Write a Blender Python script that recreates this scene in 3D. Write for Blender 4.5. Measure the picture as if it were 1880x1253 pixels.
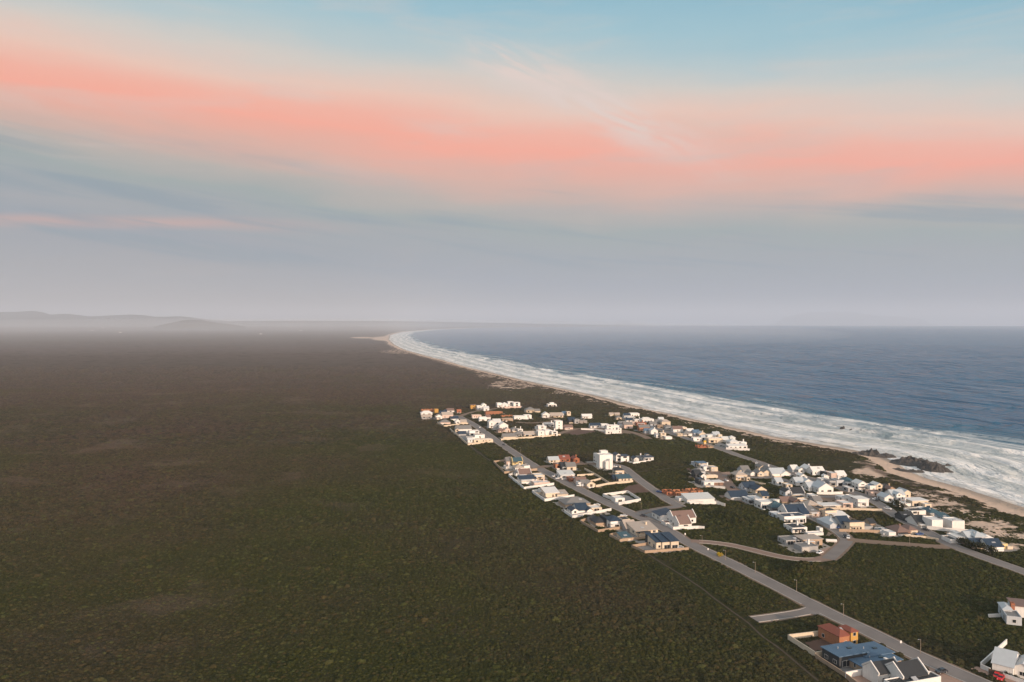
import bpy, math, random
import numpy as np
R = math.radians
sc = bpy.context.scene
for o in list(bpy.data.objects): bpy.data.objects.remove(o)

# ------------------------------------------------------------------ camera
F, CX, CY, HOR, HC = 1440.0, 940.0, 626.5, 592.0, 120.0
PITCH = math.atan((CY - HOR) / F)
cd = bpy.data.cameras.new('camera'); cam = bpy.data.objects.new('camera', cd)
sc.collection.objects.link(cam); sc.camera = cam
cd.sensor_width = 36; cd.lens = 36 * F / 1880; cd.clip_start = 1; cd.clip_end = 200000
cam.location = (0, 0, HC); cam.rotation_euler = (R(90) - PITCH, 0, 0)
sc.render.resolution_x, sc.render.resolution_y = 1024, 682

# ------------------------------------------------------------------ sun, sky, exposure
SUN_AZ, SUN_EL = R(152.6), R(12.0)
to_sun = np.array([math.sin(SUN_AZ) * math.cos(SUN_EL), math.cos(SUN_AZ) * math.cos(SUN_EL), math.sin(SUN_EL)])
ld = bpy.data.lights.new('sun', 'SUN'); ld.energy = 4.9; ld.angle = R(0.5); ld.color = (1.0, 0.73, 0.53)
sun = bpy.data.objects.new('sun', ld); sc.collection.objects.link(sun); sun.location = (0, 0, 500)
from mathutils import Vector
sun.rotation_euler = Vector(-to_sun).to_track_quat('-Z', 'Y').to_euler()
sc.view_settings.view_transform = 'Standard'; sc.view_settings.look = 'None'
sc.view_settings.gamma = 1; sc.view_settings.exposure = 0.03
sc.cycles.max_bounces = 5; sc.cycles.diffuse_bounces = 2; sc.cycles.glossy_bounces = 2
sc.cycles.volume_bounces = 2; sc.cycles.sample_clamp_indirect = 3

def lin(r, g, b):
    return tuple(((c / 255 + .055) / 1.055) ** 2.4 if c > 10 else c / 255 / 12.92 for c in (r, g, b))

class NT:
    """tiny node-tree helper"""
    def __init__(s, tree): s.t = tree; s.n = tree.nodes; s.l = tree.links
    def put(s, sock, v):
        if v is None: return
        if hasattr(v, 'is_output'): s.l.new(v, sock)
        else: sock.default_value = v
    def m(s, op, a, b=None, c=None, clamp=False):
        n = s.n.new('ShaderNodeMath'); n.operation = op; n.use_clamp = clamp
        for i, v in enumerate((a, b, c)): s.put(n.inputs[i], v)
        return n.outputs[0]
    def ramp(s, fac, stops, interp='LINEAR'):
        n = s.n.new('ShaderNodeValToRGB'); n.color_ramp.interpolation = interp
        e = n.color_ramp.elements
        while len(e) > 1: e.remove(e[0])
        for i, (p, c) in enumerate(stops):
            x = e[0] if i == 0 else e.new(p)
            x.position = p; x.color = (c[0], c[1], c[2], 1) if not isinstance(c, float) else (c, c, c, 1)
        s.put(n.inputs[0], fac); return n.outputs[0]
    def mix(s, f, a, b, mode='MIX'):
        n = s.n.new('ShaderNodeMix'); n.data_type = 'RGBA'; n.blend_type = mode
        s.put(n.inputs[0], f)
        for i, v in ((6, a), (7, b)):
            if isinstance(v, tuple) and len(v) == 3: v = (*v, 1)
            s.put(n.inputs[i], v)
        return n.outputs[2]
    def noise(s, vec, scale, detail=3, rough=.5, dist=0):
        n = s.n.new('ShaderNodeTexNoise'); s.put(n.inputs['Vector'], vec)
        n.inputs['Scale'].default_value = scale; n.inputs['Detail'].default_value = detail
        n.inputs['Roughness'].default_value = rough; n.inputs['Distortion'].default_value = dist
        return n.outputs[0]
    def xyz(s, x, y, z=0.0):
        n = s.n.new('ShaderNodeCombineXYZ')
        for i, v in enumerate((x, y, z)): s.put(n.inputs[i], v)
        return n.outputs[0]
    def sep(s, v):
        n = s.n.new('ShaderNodeSeparateXYZ'); s.put(n.inputs[0], v); return n.outputs
    def smooth(s, x, lo, hi):
        n = s.n.new('ShaderNodeMapRange'); n.interpolation_type = 'SMOOTHSTEP'
        s.put(n.inputs[0], x); n.inputs[1].default_value = lo; n.inputs[2].default_value = hi
        return n.outputs[0]
    def attr(s, name):
        n = s.n.new('ShaderNodeAttribute'); n.attribute_name = name; return n.outputs['Fac']
    def pos(s): return s.n.new('ShaderNodeNewGeometry').outputs['Position']
    def obj(s): return s.n.new('ShaderNodeTexCoord').outputs['Object']

world = bpy.data.worlds.new('World'); sc.world = world; world.use_nodes = True
w = NT(world.node_tree); bg = w.n['Background']
d3 = w.n.new('ShaderNodeTexCoord').outputs['Generated']
X, Y, Z = w.sep(d3)[:3]
az = w.m('ARCTAN2', X, Y)
azc = w.m('MINIMUM', w.m('MAXIMUM', az, -1.0), 1.0)
u = w.m('TANGENT', azc)
el = w.m('ARCSINE', w.m('MAXIMUM', w.m('MINIMUM', Z, .999), -.2))
v = w.m('DIVIDE', w.m('TANGENT', w.m('MINIMUM', el, 1.2)), w.m('COSINE', azc))
warp = w.noise(w.xyz(w.m('MULTIPLY', az, 2.2), w.m('MULTIPLY', el, 7.0), 3.1), 1.6, 4, .5)
warp2 = w.noise(w.xyz(w.m('ADD', w.m('MULTIPLY', az, 5.0), w.m('MULTIPLY', el, 6.0)), w.m('MULTIPLY', el, 26.0), .4), 1.3, 5, .55)
cen = w.m('ADD', .207, w.m('MULTIPLY', .0825, w.m('SUBTRACT', w.m('SQRT', w.m('ADD', w.m('MULTIPLY', u, u), .02)), u)))
wv = w.m('SUBTRACT', v, cen)
wv = w.m('ADD', wv, w.m('MULTIPLY', w.m('SUBTRACT', warp, .5), .05))
wv = w.m('ADD', wv, w.m('MULTIPLY', w.m('SUBTRACT', warp2, .5), .024))
# band coordinate -0.35 .. 0.25  ->  0 .. 1
t = w.m('DIVIDE', w.m('ADD', wv, .35), .60, clamp=True)
def tp(x): return (x + .35) / .60
band = w.ramp(t, [(0, lin(160, 162, 168)), (tp(-.24), lin(156, 161, 168)), (tp(-.17), lin(147, 157, 168)), (tp(-.12), lin(154, 163, 168)),
                  (tp(-.095), lin(154, 166, 166)), (tp(-.07), lin(182, 174, 167)), (tp(-.042), lin(222, 175, 159)), (tp(-.008), lin(250, 169, 147)),
                  (tp(.016), lin(246, 177, 157)), (tp(.05), lin(236, 198, 181)), (tp(.085), lin(212, 204, 196)), (tp(.115), lin(184, 200, 203)), (tp(.155), lin(158, 195, 207)), (1, lin(122, 182, 206))])
gapf = w.m('MULTIPLY', w.m('SUBTRACT', 1.0, w.smooth(w.m('ABSOLUTE', w.m('SUBTRACT', u, .30)), .0, .24)), w.m('SUBTRACT', 1.0, w.smooth(w.m('ABSOLUTE', wv), .02, .09)))
band = w.mix(w.m('MULTIPLY', gapf, w.m('ADD', .12, w.m('MULTIPLY', w.smooth(warp2, .38, .65), .3))), band, lin(208, 190, 178))
# thin rose stripe low on the left
st = w.m('MULTIPLY', w.m('SUBTRACT', 1.0, w.smooth(w.m('ABSOLUTE', w.m('SUBTRACT', w.m('ADD', v, w.m('MULTIPLY', w.m('SUBTRACT', warp, .5), .02)), w.m('ADD', .120, w.m('MULTIPLY', u, -.016)))), .0, .014)),
         w.m('SUBTRACT', 1.0, w.smooth(u, -.45, -.15)))
band = w.mix(w.m('MULTIPLY', st, .6), band, lin(214, 168, 156))
# feathery wisp rising from the pink band at the upper centre, and soft uneven veils
ac = w.m('SUBTRACT', v, w.m('SUBTRACT', .352, w.m('MULTIPLY', w.m('ADD', u, .076), .42)))
ac = w.m('ADD', ac, w.m('MULTIPLY', w.m('SUBTRACT', warp2, .5), .05))
wis = w.noise(w.xyz(w.m('MULTIPLY', w.m('SUBTRACT', u, w.m('MULTIPLY', v, .42)), 9.0), w.m('MULTIPLY', w.m('ADD', v, w.m('MULTIPLY', u, .42)), 48.0), 7.7), 1.0, 6, .6, .5)
wf = w.m('MULTIPLY', w.m('SUBTRACT', 1.0, w.smooth(w.m('ABSOLUTE', ac), .0, .055)), w.m('MULTIPLY', w.smooth(u, -.10, .0), w.m('SUBTRACT', 1.0, w.smooth(u, .10, .32))))
band = w.mix(w.m('MULTIPLY', wf, w.m('ADD', .18, w.m('MULTIPLY', w.smooth(wis, .36, .62), .8))), band, lin(226, 208, 200))
vl = w.noise(w.xyz(w.m('MULTIPLY', az, 3.0), w.m('MULTIPLY', el, 22.0), 1.7), 1.4, 6, .58, .5)
band = w.mix(w.m('MULTIPLY', w.smooth(vl, .46, .70), .30), band, w.mix(w.smooth(v, .12, .26), lin(166, 164, 166), lin(216, 202, 194)))
vl2 = w.noise(w.xyz(w.m('MULTIPLY', az, 2.0), w.m('MULTIPLY', w.m('ADD', el, w.m('MULTIPLY', az, .12)), 30.0), 4.4), 1.2, 5, .55, .3)
band = w.mix(w.m('MULTIPLY', w.m('MULTIPLY', w.smooth(vl2, .50, .68), w.m('MULTIPLY', w.smooth(v, .05, .09), w.m('SUBTRACT', 1.0, w.smooth(wv, -.09, -.03)))), .7), band, lin(128, 150, 164))
# the clear sky behind the veil of cloud
sky = w.n.new('ShaderNodeTexSky'); sky.sky_type = 'NISHITA'; sky.sun_disc = False
sky.sun_elevation = SUN_EL; sky.sun_rotation = SUN_AZ; sky.altitude = 120
skyc = w.mix(1.0, sky.outputs[0], (.10, .10, .10), 'MULTIPLY')
veil = w.mix(w.m('MULTIPLY', w.smooth(wv, .10, .26), .12), band, skyc)
# the bright low sky round the setting sun, behind the camera
sd_ = w.n.new('ShaderNodeVectorMath'); sd_.operation = 'DOT_PRODUCT'; w.l.new(d3, sd_.inputs[0]); sd_.inputs[1].default_value = tuple(to_sun)
glow = w.m('POWER', w.m('MAXIMUM', w.m('MULTIPLY', w.m('ADD', sd_.outputs['Value'], 1.0), .5), 0.0), 7.0)
gl = w.n.new('ShaderNodeVectorMath'); gl.operation = 'SCALE'; gl.inputs[0].default_value = (1.8, 1.4, 1.15); w.l.new(glow, gl.inputs['Scale'])
veil = w.mix(1.0, w.mix(w.m('MULTIPLY', w.smooth(Z, .42, .75), .8), veil, (.52, .50, .49)), gl.outputs[0], 'ADD')
w.l.new(veil, bg.inputs[0]); bg.inputs[1].default_value = 1.0

# ------------------------------------------------------------------ helpers
def ground(px, py, z=0.0):
    """a pixel of the 1880 x 1253 photo -> the point of the plane z it shows"""
    a, b = (px - CX) / F, (CY - py) / F
    cp, sp = math.cos(PITCH), math.sin(PITCH)
    dy, dz = cp + b * sp, b * cp - sp
    k = (z - HC) / dz
    return (a * k, dy * k, z)
def topix(P):
    """world points (n,3) -> photo pixels"""
    P = np.asarray(P, float); cp, sp = math.cos(PITCH), math.sin(PITCH)
    zz = P[:, 2] - HC
    dep = P[:, 1] * cp - zz * sp; up = P[:, 1] * sp + zz * cp
    dep = np.where(dep < 1, 1, dep)
    return CX + F * P[:, 0] / dep, CY - F * up / dep

def tag(o, label=None, cat=None, group=None, kind=None):
    for k, val in (('label', label), ('category', cat), ('group', group), ('kind', kind)):
        if val: o[k] = val
    return o
def link(o, parent=None):
    sc.collection.objects.link(o)
    if parent: o.parent = parent
    return o
def empty(name, loc, rz=0.0):
    o = bpy.data.objects.new(name, None); o.location = loc; o.rotation_euler = (0, 0, rz)
    o.empty_display_size = 1; return link(o)
class MB:
    """collects boxes, prisms and tubes into ONE mesh"""
    def __init__(s): s.v = []; s.f = []
    def add(s, vs, fs):
        b = len(s.v); s.v += [tuple(p) for p in vs]; s.f += [tuple(i + b for i in f) for f in fs]; return s
    def box(s, x0, x1, y0, y1, z0, z1):
        return s.add([(x0, y0, z0), (x1, y0, z0), (x1, y1, z0), (x0, y1, z0), (x0, y0, z1), (x1, y0, z1), (x1, y1, z1), (x0, y1, z1)],
                     [(0, 3, 2, 1), (4, 5, 6, 7), (0, 1, 5, 4), (1, 2, 6, 5), (2, 3, 7, 6), (3, 0, 4, 7)])
    def tube(s, p, q, r0, r1, n=8, cap=True):
        p, q = Vector(p), Vector(q); d = (q - p).normalized()
        a = d.cross(Vector((0, 0, 1)) if abs(d.z) < .9 else Vector((1, 0, 0))).normalized(); b = d.cross(a)
        vs = []
        for c, r in ((p, r0), (q, r1)):
            for i in range(n):
                t = 2 * math.pi * i / n; vs.append(tuple(c + a * (r * math.cos(t)) + b * (r * math.sin(t))))
        fs = [(i, (i + 1) % n, n + (i + 1) % n, n + i) for i in range(n)]
        if cap: fs += [tuple(range(n - 1, -1, -1)), tuple(range(n, 2 * n))]
        return s.add(vs, fs)
    def slab(s, quad, t):
        """a sheet of 3 or 4 corners given thickness t downwards"""
        n = len(quad); lo = [(x, y, z - t) for x, y, z in quad]
        return s.add(list(quad) + lo, [tuple(range(n)), tuple(range(2 * n - 1, n - 1, -1))] + [(i, n + i, n + (i + 1) % n, (i + 1) % n) for i in range(n)])
    def mesh(s, name, mat, smooth=False):
        me = bpy.data.meshes.new(name); me.from_pydata(s.v, [], s.f); me.validate()
        if mat: me.materials.append(mat)
        if smooth: me.polygons.foreach_set('use_smooth', [True] * len(me.polygons))
        return me
    def build(s, name, mat, parent=None, smooth=False):
        return link(bpy.data.objects.new(name, s.mesh(name, mat, smooth)), parent)
def kids(o): return [c for c in bpy.data.objects if c.parent == o]
def copy_tree(o, parent=None):
    c = o.copy(); sc.collection.objects.link(c); c.parent = parent
    for ch in kids(o): copy_tree(ch, c)
    return c

# value noise in numpy
def vnoise(x, y, seed=0):
    xi, yi = np.floor(x).astype(np.int64), np.floor(y).astype(np.int64); fx, fy = x - xi, y - yi
    fx, fy = fx * fx * (3 - 2 * fx), fy * fy * (3 - 2 * fy)
    def h(a, b):
        n = (a * 374761393 + b * 668265263 + seed * 1442695041) & 0x7fffffff
        n = ((n ^ (n >> 13)) * 1274126177) & 0x7fffffff
        return ((n ^ (n >> 16)) & 0xffff) / 65535.0
    return (h(xi, yi) * (1 - fx) + h(xi + 1, yi) * fx) * (1 - fy) + (h(xi, yi + 1) * (1 - fx) + h(xi + 1, yi + 1) * fx) * fy
def fbm(x, y, seed=0, n=4):
    s = 0; a = .5
    for i in range(n): s = s + a * vnoise(x * 2 ** i, y * 2 ** i, seed + i); a *= .5
    return s / (1 - .5 ** n)
def inside(px, py, poly):
    c = np.zeros(px.shape, bool); n = len(poly)
    for i in range(n):
        x0, y0 = poly[i][:2]; x1, y1 = poly[(i + 1) % n][:2]
        if y0 == y1: continue
        k = ((y0 > py) != (y1 > py)) & (px < (x1 - x0) * (py - y0) / (y1 - y0) + x0); c ^= k
    return c
def seg_dist(px, py, poly):
    """distance to a polyline and the arc length of the nearest point"""
    best = np.full(px.shape, 1e12); arc = np.zeros(px.shape); acc = 0
    for (x0, y0), (x1, y1) in zip(poly[:-1], poly[1:]):
        L = math.hypot(x1 - x0, y1 - y0)
        if L < 1e-6: continue
        t = np.clip(((px - x0) * (x1 - x0) + (py - y0) * (y1 - y0)) / L ** 2, 0, 1)
        d = np.hypot(px - x0 - t * (x1 - x0), py - y0 - t * (y1 - y0))
        k = d < best; best = np.where(k, d, best); arc = np.where(k, acc + t * L, arc); acc += L
    return best, arc
def spline(pts, step):
    """Catmull-Rom through 2-D points, resampled"""
    P = [np.array(p[:2], float) for p in pts]; P = [2 * P[0] - P[1]] + P + [2 * P[-1] - P[-2]]
    out = []
    for i in range(1, len(P) - 2):
        n = max(2, int(np.linalg.norm(P[i + 1] - P[i]) / step))
        for k in range(n):
            t = k / n
            out.append(.5 * ((2 * P[i]) + (-P[i - 1] + P[i + 1]) * t + (2 * P[i - 1] - 5 * P[i] + 4 * P[i + 1] - P[i + 2]) * t * t + (-P[i - 1] + 3 * P[i] - 3 * P[i + 1] + P[i + 2]) * t ** 3))
    out.append(P[-2]); return [tuple(p) for p in out]

# ------------------------------------------------------------------ materials
def principled(name):
    m = bpy.data.materials.new(name); m.use_nodes = True
    t = NT(m.node_tree); return m, t, t.n['Principled BSDF']
def plain(name, col, rough=.8, var=.12, scale=.6, spec=.3, metal=0.0, bands=None, age=0.0):
    m, t, p = principled(name)
    nz = t.noise(t.obj(), scale, 4, .6)
    k = t.m('ADD', 1 - var, t.m('MULTIPLY', nz, 2 * var))
    if age:                                  # rain streaks and a tint of its own for every wall
        ob = t.sep(t.obj()); sk = t.noise(t.xyz(t.m('MULTIPLY', ob[0], 1.6), t.m('MULTIPLY', ob[1], 1.6), t.m('MULTIPLY', ob[2], .18)), 1.0, 4, .65)
        k = t.m('MULTIPLY', k, t.m('SUBTRACT', 1.0, t.m('MULTIPLY', t.smooth(sk, .5, .72), age)))
        k = t.m('MULTIPLY', k, t.m('ADD', 1 - age, t.m('MULTIPLY', t.n.new('ShaderNodeObjectInfo').outputs['Random'], age * 1.1)))
    n = t.n.new('ShaderNodeMix'); n.data_type = 'RGBA'; n.blend_type = 'MULTIPLY'; n.inputs[0].default_value = 1
    n.inputs[6].default_value = (*col, 1); c = t.xyz(k, k, k); t.l.new(c, n.inputs[7])
    t.l.new(n.outputs[2], p.inputs['Base Color'])
    p.inputs['Roughness'].default_value = rough; p.inputs['Specular IOR Level'].default_value = spec; p.inputs['Metallic'].default_value = metal
    if bands:
        wv = t.n.new('ShaderNodeTexWave'); wv.bands_direction = bands; wv.inputs['Scale'].default_value = 2.2
        wv.inputs['Distortion'].default_value = .3; t.l.new(t.obj(), wv.inputs['Vector'])
        b = t.n.new('ShaderNodeBump'); b.inputs['Strength'].default_value = .35; b.inputs['Distance'].default_value = .06
        t.l.new(wv.outputs['Fac'], b.inputs['Height']); t.l.new(b.outputs[0], p.inputs['Normal'])
    return m
WALL = dict(W=plain('white_plaster', (.78, .76, .73), age=.11), C=plain('cream_plaster', (.68, .57, .44), age=.11), K=plain('rose_plaster', (.62, .48, .41), age=.11),
            Y=plain('ochre_plaster', (.52, .30, .08), age=.11), B=plain('red_brick', (.36, .14, .075), var=.3, scale=2, age=.11), G=plain('grey_plaster', (.36, .36, .36), age=.11),
            D=plain('charcoal_cladding', (.06, .065, .07), age=.11), T=plain('tan_plaster', (.42, .31, .22), age=.11), U=plain('grey_blockwork', (.30, .27, .25), var=.25, scale=2, age=.11),
            O=plain('orange_brick', (.38, .17, .09), var=.28, scale=2, age=.11), P=plain('pale_blue_plaster', (.52, .55, .58), age=.11), L=plain('pale_yellow_plaster', (.70, .55, .28), age=.11), S=plain('stone_facing', (.24, .15, .11), var=.3, scale=1.5, age=.11))
ROOF = dict(n=plain('navy_sheet_roof', (.026, .045, .075), .5, .22, bands='X'), g=plain('grey_tile_roof', (.20, .195, .19), .7, bands='Y'), l=plain('light_metal_roof', (.60, .61, .60), .5, bands='X'),
            t=plain('teal_sheet_roof', (.05, .10, .125), .5, bands='X'), b=plain('brown_tile_roof', (.20, .135, .115), .75, bands='Y'), r=plain('red_tile_roof', (.23, .075, .05), .7, bands='Y'),
            k=plain('charcoal_roof', (.035, .038, .042), .6, bands='X'), w=plain('white_roof', (.72, .70, .67), .6), s=plain('steel_blue_roof', (.10, .17, .255), .55, .28, .35, bands='X'), q=plain('pale_beige_roof', (.42, .36, .31), .7, bands='X'),
            p=plain('pale_blue_metal_roof', (.46, .50, .53), .5, bands='X'))
GLASS = plain('window_glass', (.02, .025, .03), .12, .1, 1, .5)
FRAME = plain('window_frame_paint', (.6, .58, .55), .5)
DOORM = plain('dark_door_paint', (.10, .07, .05), .6)
GARM = plain('garage_door_paint', (.45, .43, .40), .6)
METAL = plain('galvanised_steel', (.45, .45, .46), .45, metal=.4)
WOOD = plain('weathered_pole_wood', (.30, .24, .19), .9)

# ------------------------------------------------------------------ coastline, land and sea
SEA = -3.0
coast_px = [(1880, 935), (1840, 921), (1795, 905), (1745, 889), (1715, 880), (1688, 869), (1652, 848), (1600, 833), (1555, 825), (1500, 816), (1440, 805), (1380, 792), (1300, 776), (1220, 757), (1150, 742),
            (1090, 726), (1030, 713), (980, 703), (940, 694), (900, 684), (860, 674), (820, 663), (780, 653), (745, 643), (724, 633), (714, 624), (716, 616), (738, 610), (790, 605.5), (860, 602.6), (930, 601.2)]
coast = [(640, -5000), (520, -1500), (430, -300), (400, 100), (372, 330)] + [ground(x, y, SEA)[:2] for x, y in coast_px] + [(900, 20300), (3300, 23000), (4600, 25300), (5000, 27000), (4300, 30000)]
coast = spline(coast, 40) if False else coast
land_poly = coast + [(4000, 60000), (-80000, 60000), (-80000, -60000), (700, -60000)]
def coast_field(x, y):
    d, s = seg_dist(x, y, coast); ins = inside(x, y, land_poly)
    return np.where(ins, -d, d), s

sand_blobs = [(940, 707, 62, 12, .62), (895, 690, 34, 6, .55), (1038, 722, 36, 6, .6), (716, 622, 40, 5, 1.0), (665, 620.5, 26, 1.6, .9), (745, 646, 60, 6, .55), (1720, 925, 90, 42, .66), (1800, 950, 80, 36, .64), (1850, 985, 70, 36, .68), (1600, 868, 46, 14, .8),
              (1480, 826, 36, 8, .5), (1380, 1, 1, 1, 0), (60, 658, 70, .8, .45), (60, 592.6, 50, .5, 0), (1370, 962, 16, 5, .35), (1180, 1045, 30, 14, .25)]
def polar(angles, radii):
    a, r = np.meshgrid(angles, radii); x = r * np.sin(a); y = r * np.cos(a)
    nr, na = a.shape; i = np.arange(nr * na).reshape(nr, na)
    f = np.stack([i[:-1, :-1], i[:-1, 1:], i[1:, 1:], i[1:, :-1]], -1).reshape(-1, 4)
    return x.ravel(), y.ravel(), f[:, ::-1]
def np_mesh(name, co, faces, mat, attrs=(), smooth=True):
    me = bpy.data.meshes.new(name); n, m, k = len(co), len(faces), faces.shape[1]
    me.vertices.add(n); me.vertices.foreach_set('co', np.ascontiguousarray(co, np.float32).ravel())
    me.loops.add(m * k); me.loops.foreach_set('vertex_index', np.ascontiguousarray(faces, np.int32).ravel())
    me.polygons.add(m); me.polygons.foreach_set('loop_start', np.arange(0, m * k, k, dtype=np.int32))
    me.polygons.foreach_set('use_smooth', np.full(m, smooth)); me.update(calc_edges=True)
    for an, av in attrs:
        a = me.attributes.new(an, 'FLOAT', 'POINT'); a.data.foreach_set('value', np.ascontiguousarray(av, np.float32))
    me.materials.append(mat); return me

def sandness(x, y, d, raw=False):
    """0..1 how much bare sand: beach, foredune and the bare patches named above (d: metres seaward)"""
    X_, Y_ = topix(np.stack([x, y, np.zeros_like(x)], -1))
    n = fbm(x / 16, y / 16, 5); n2 = fbm(x / 55, y / 55, 9)
    b = np.clip((d + 27 + 20 * (n2 - .5)) / 8, 0, 1)
    z = np.zeros_like(x)
    for bx, by, rx, ry, k in sand_blobs:
        q = ((X_ - bx) / rx) ** 2 + ((Y_ - by) / ry) ** 2; z = np.maximum(z, k * np.clip(1.35 - q, 0, 1))
    z = np.where(y > 50, z, 0)
    z = np.maximum(z, .55 * np.clip((d + 75) / 35, 0, 1))
    return (np.maximum(b, z * .8) if raw else np.clip(np.maximum(b, np.clip((z + 1.5 * (n - .5) - .52) * 5, 0, 1)), 0, 1))
mounds = [(*ground(px_, py_)[:2], br, bh) for px_, py_, br, bh in ((1480, 1052, 15, 4.5), (1392, 965, 26, 4.0), (1345, 950, 20, 2.5))]
def land_z(x, y, d):
    s = np.clip((d + 42) / 42, 0, 1.0)
    z = -3.0 * s * s * (3 - 2 * s) - np.clip(d, 0, 400) * .035
    r = np.hypot(x, y); far = np.clip((r - 1300) / 2500, 0, 1) * np.clip(-d / 500, 0, 1)
    z = z + far * 7 * (fbm(x / 420, y / 420, 21) - .45)
    for bx, by, br, bh in mounds:
        z = z + bh * np.exp(-((x - bx) ** 2 + (y - by) ** 2) / (br * .62) ** 2)
    west = np.clip((-x - y * .12 - 40) / 260, 0, 1) * np.clip(-d / 100, 0, 1)       # low swells of the heath away from the village
    return z + west * 3.0 * (fbm(x / 95, y / 95, 31, 3) - .5)

fine = np.radians(np.arange(-44, 44.01, .22)); coarse = np.radians(np.arange(46, 314.1, 4))
rad = np.concatenate([[1, 40], 80 * 1.0105 ** np.arange(0, 574)])
x, y, f = polar(np.concatenate([fine, coarse, [fine[0] + 2 * math.pi]]), rad)
d, s = coast_field(x, y); sd = sandness(x, y, d, True)
z = land_z(x, y, d) + np.where((d > -95) & (d < -25), 1.6 * (fbm(x / 22, y / 22, 3) - .35) * np.clip((-25 - d) / 20, 0, 1) * np.clip((d + 95) / 30, 0, 1), 0) * (np.hypot(x, y) < 6000)

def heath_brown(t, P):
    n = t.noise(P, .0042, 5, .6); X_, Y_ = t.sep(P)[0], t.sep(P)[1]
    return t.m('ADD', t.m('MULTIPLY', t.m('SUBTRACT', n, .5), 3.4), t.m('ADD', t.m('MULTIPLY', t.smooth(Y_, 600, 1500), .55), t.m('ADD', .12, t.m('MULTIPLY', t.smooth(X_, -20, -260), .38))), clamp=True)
def dry_patch(t, P):
    return t.m('MULTIPLY', t.smooth(t.noise(P, .011, 5, .65), .54, .68), t.m('ADD', .25, t.m('MULTIPLY', t.smooth(t.sep(P)[0], 0, -220), .75)))
m, t, p = principled('heath_and_sand')
P = t.pos()
big = t.noise(P, .0035, 4, .55); mid = t.noise(P, .022, 4, .6); small = t.noise(P, .16, 4, .65); tiny = t.noise(P, .9, 3, .6)
dist_w = t.smooth(t.sep(P)[1], 350, 1500)
west_w = t.smooth(t.sep(P)[0], 60, -260)
brown = heath_brown(t, P)
heath = t.mix(brown, (.026, .029, .006), (.058, .038, .023))
heath = t.mix(t.m('MULTIPLY', dry_patch(t, P), .55), heath, (.090, .068, .055))
heath = t.mix(t.m('MULTIPLY', t.smooth(t.sep(P)[1], 700, 3400), .9), heath, (.155, .116, .096))  # far ground paler with distance: haze put into its colour
heath = t.mix(t.smooth(mid, .48, .72), heath, (.050, .038, .020)); heath = t.mix(t.m('MULTIPLY', t.smooth(small, .45, .72), .55), heath, (.014, .016, .007))
heath = t.mix(t.m('MULTIPLY', t.smooth(tiny, .55, .8), .4), heath, (.085, .075, .032))
dd = t.attr('coast_d'); sn = t.m('MULTIPLY', t.smooth(t.attr('sand'), .08, .3), t.m('ADD', t.attr('sand'), t.m('ADD', t.m('MULTIPLY', t.m('SUBTRACT', t.noise(P, .055, 5, .65), .5), 1.5), t.m('MULTIPLY', t.m('SUBTRACT', small, .5), .6))))
sand = t.mix(mid, (.56, .40, .30), (.64, .50, .40)); sand = t.mix(t.smooth(dd, -16, -1), sand, (.36, .29, .235))
weed = t.m('MULTIPLY', t.smooth(t.m('ABSOLUTE', t.m('ADD', t.m('ADD', dd, 36.0), t.m('MULTIPLY', t.m('SUBTRACT', mid, .5), 14))), 8, 2), t.smooth(small, .2, .5))
sand = t.mix(t.m('MULTIPLY', weed, t.m('MULTIPLY', .85, t.smooth(t.sep(P)[1], 800, 620))), sand, (.10, .07, .055))
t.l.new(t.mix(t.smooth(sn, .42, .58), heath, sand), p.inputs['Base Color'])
p.inputs['Roughness'].default_value = .95; p.inputs['Specular IOR Level'].default_value = .1
bp = t.n.new('ShaderNodeBump'); bp.inputs['Strength'].default_value = .9; bp.inputs['Distance'].default_value = 1.3
t.l.new(t.m('ADD', t.noise(P, .35, 4, .6), t.m('MULTIPLY', t.noise(P, .06, 3, .6), 2.0)), bp.inputs['Height']); t.l.new(bp.outputs[0], p.inputs['Normal'])
MLAND = m
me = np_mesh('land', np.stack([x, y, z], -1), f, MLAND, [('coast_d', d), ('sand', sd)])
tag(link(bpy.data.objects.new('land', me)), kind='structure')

# the sea: one sheet with real swell near the shore
ang = np.concatenate([np.radians(np.arange(-14, 44.01, .14)), np.radians(np.arange(47, 196, 4.0))])
rad = np.concatenate([250 * 1.0048 ** np.arange(0, 620), 250 * 1.0048 ** 619 * 1.02 ** np.arange(1, 93)])
x, y, f = polar(ang, rad); d, s = coast_field(x, y)
k = (d > -70)
r = np.hypot(x, y)
amp = np.clip(1.4 - r / 6500, 0, 1)
ph = d / 58.0 + 2.6 * fbm(s / 420 + 9, d / 300, 41, 3) + s / 900.0
ph2 = d / 44.0 + 1.5 * fbm(s / 420 + 4, d / 400, 47, 3) + s / 4000.0
sw = np.sin(2 * math.pi * ph); sw = np.where(sw > 0, sw ** 1.6, -.55 * np.abs(sw))
env = .35 + 1.1 * fbm(s / 260, d / 130, 43, 3)
dz = amp * np.clip(d / 150, 0.1, 1) * (2.0 * sw * env + 1.1 * (fbm(x / 14, y / 14, 44, 3) - .5))
dz = dz + amp * np.clip(1 - abs(d - 120) / 60, 0, 1) * 1.8 * np.clip(sw, 0, 1) * env
m, t, p = principled('sea_water'); MSEA = m
P = t.pos(); D = t.attr('coast_d'); S = t.attr('coast_s')
q1 = t.noise(t.xyz(t.m('MULTIPLY', S, .004), t.m('MULTIPLY', D, .014), 2.0), 1.0, 5, .55)
q2 = t.noise(t.xyz(t.m('MULTIPLY', S, .014), t.m('MULTIPLY', D, .055), 5.0), 1.0, 6, .62, .3)
q3 = t.noise(P, .09, 5, .7)
edge = t.smooth(t.m('ADD', D, t.m('MULTIPLY', t.m('SUBTRACT', q1, .5), 190)), 192, 158)
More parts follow.
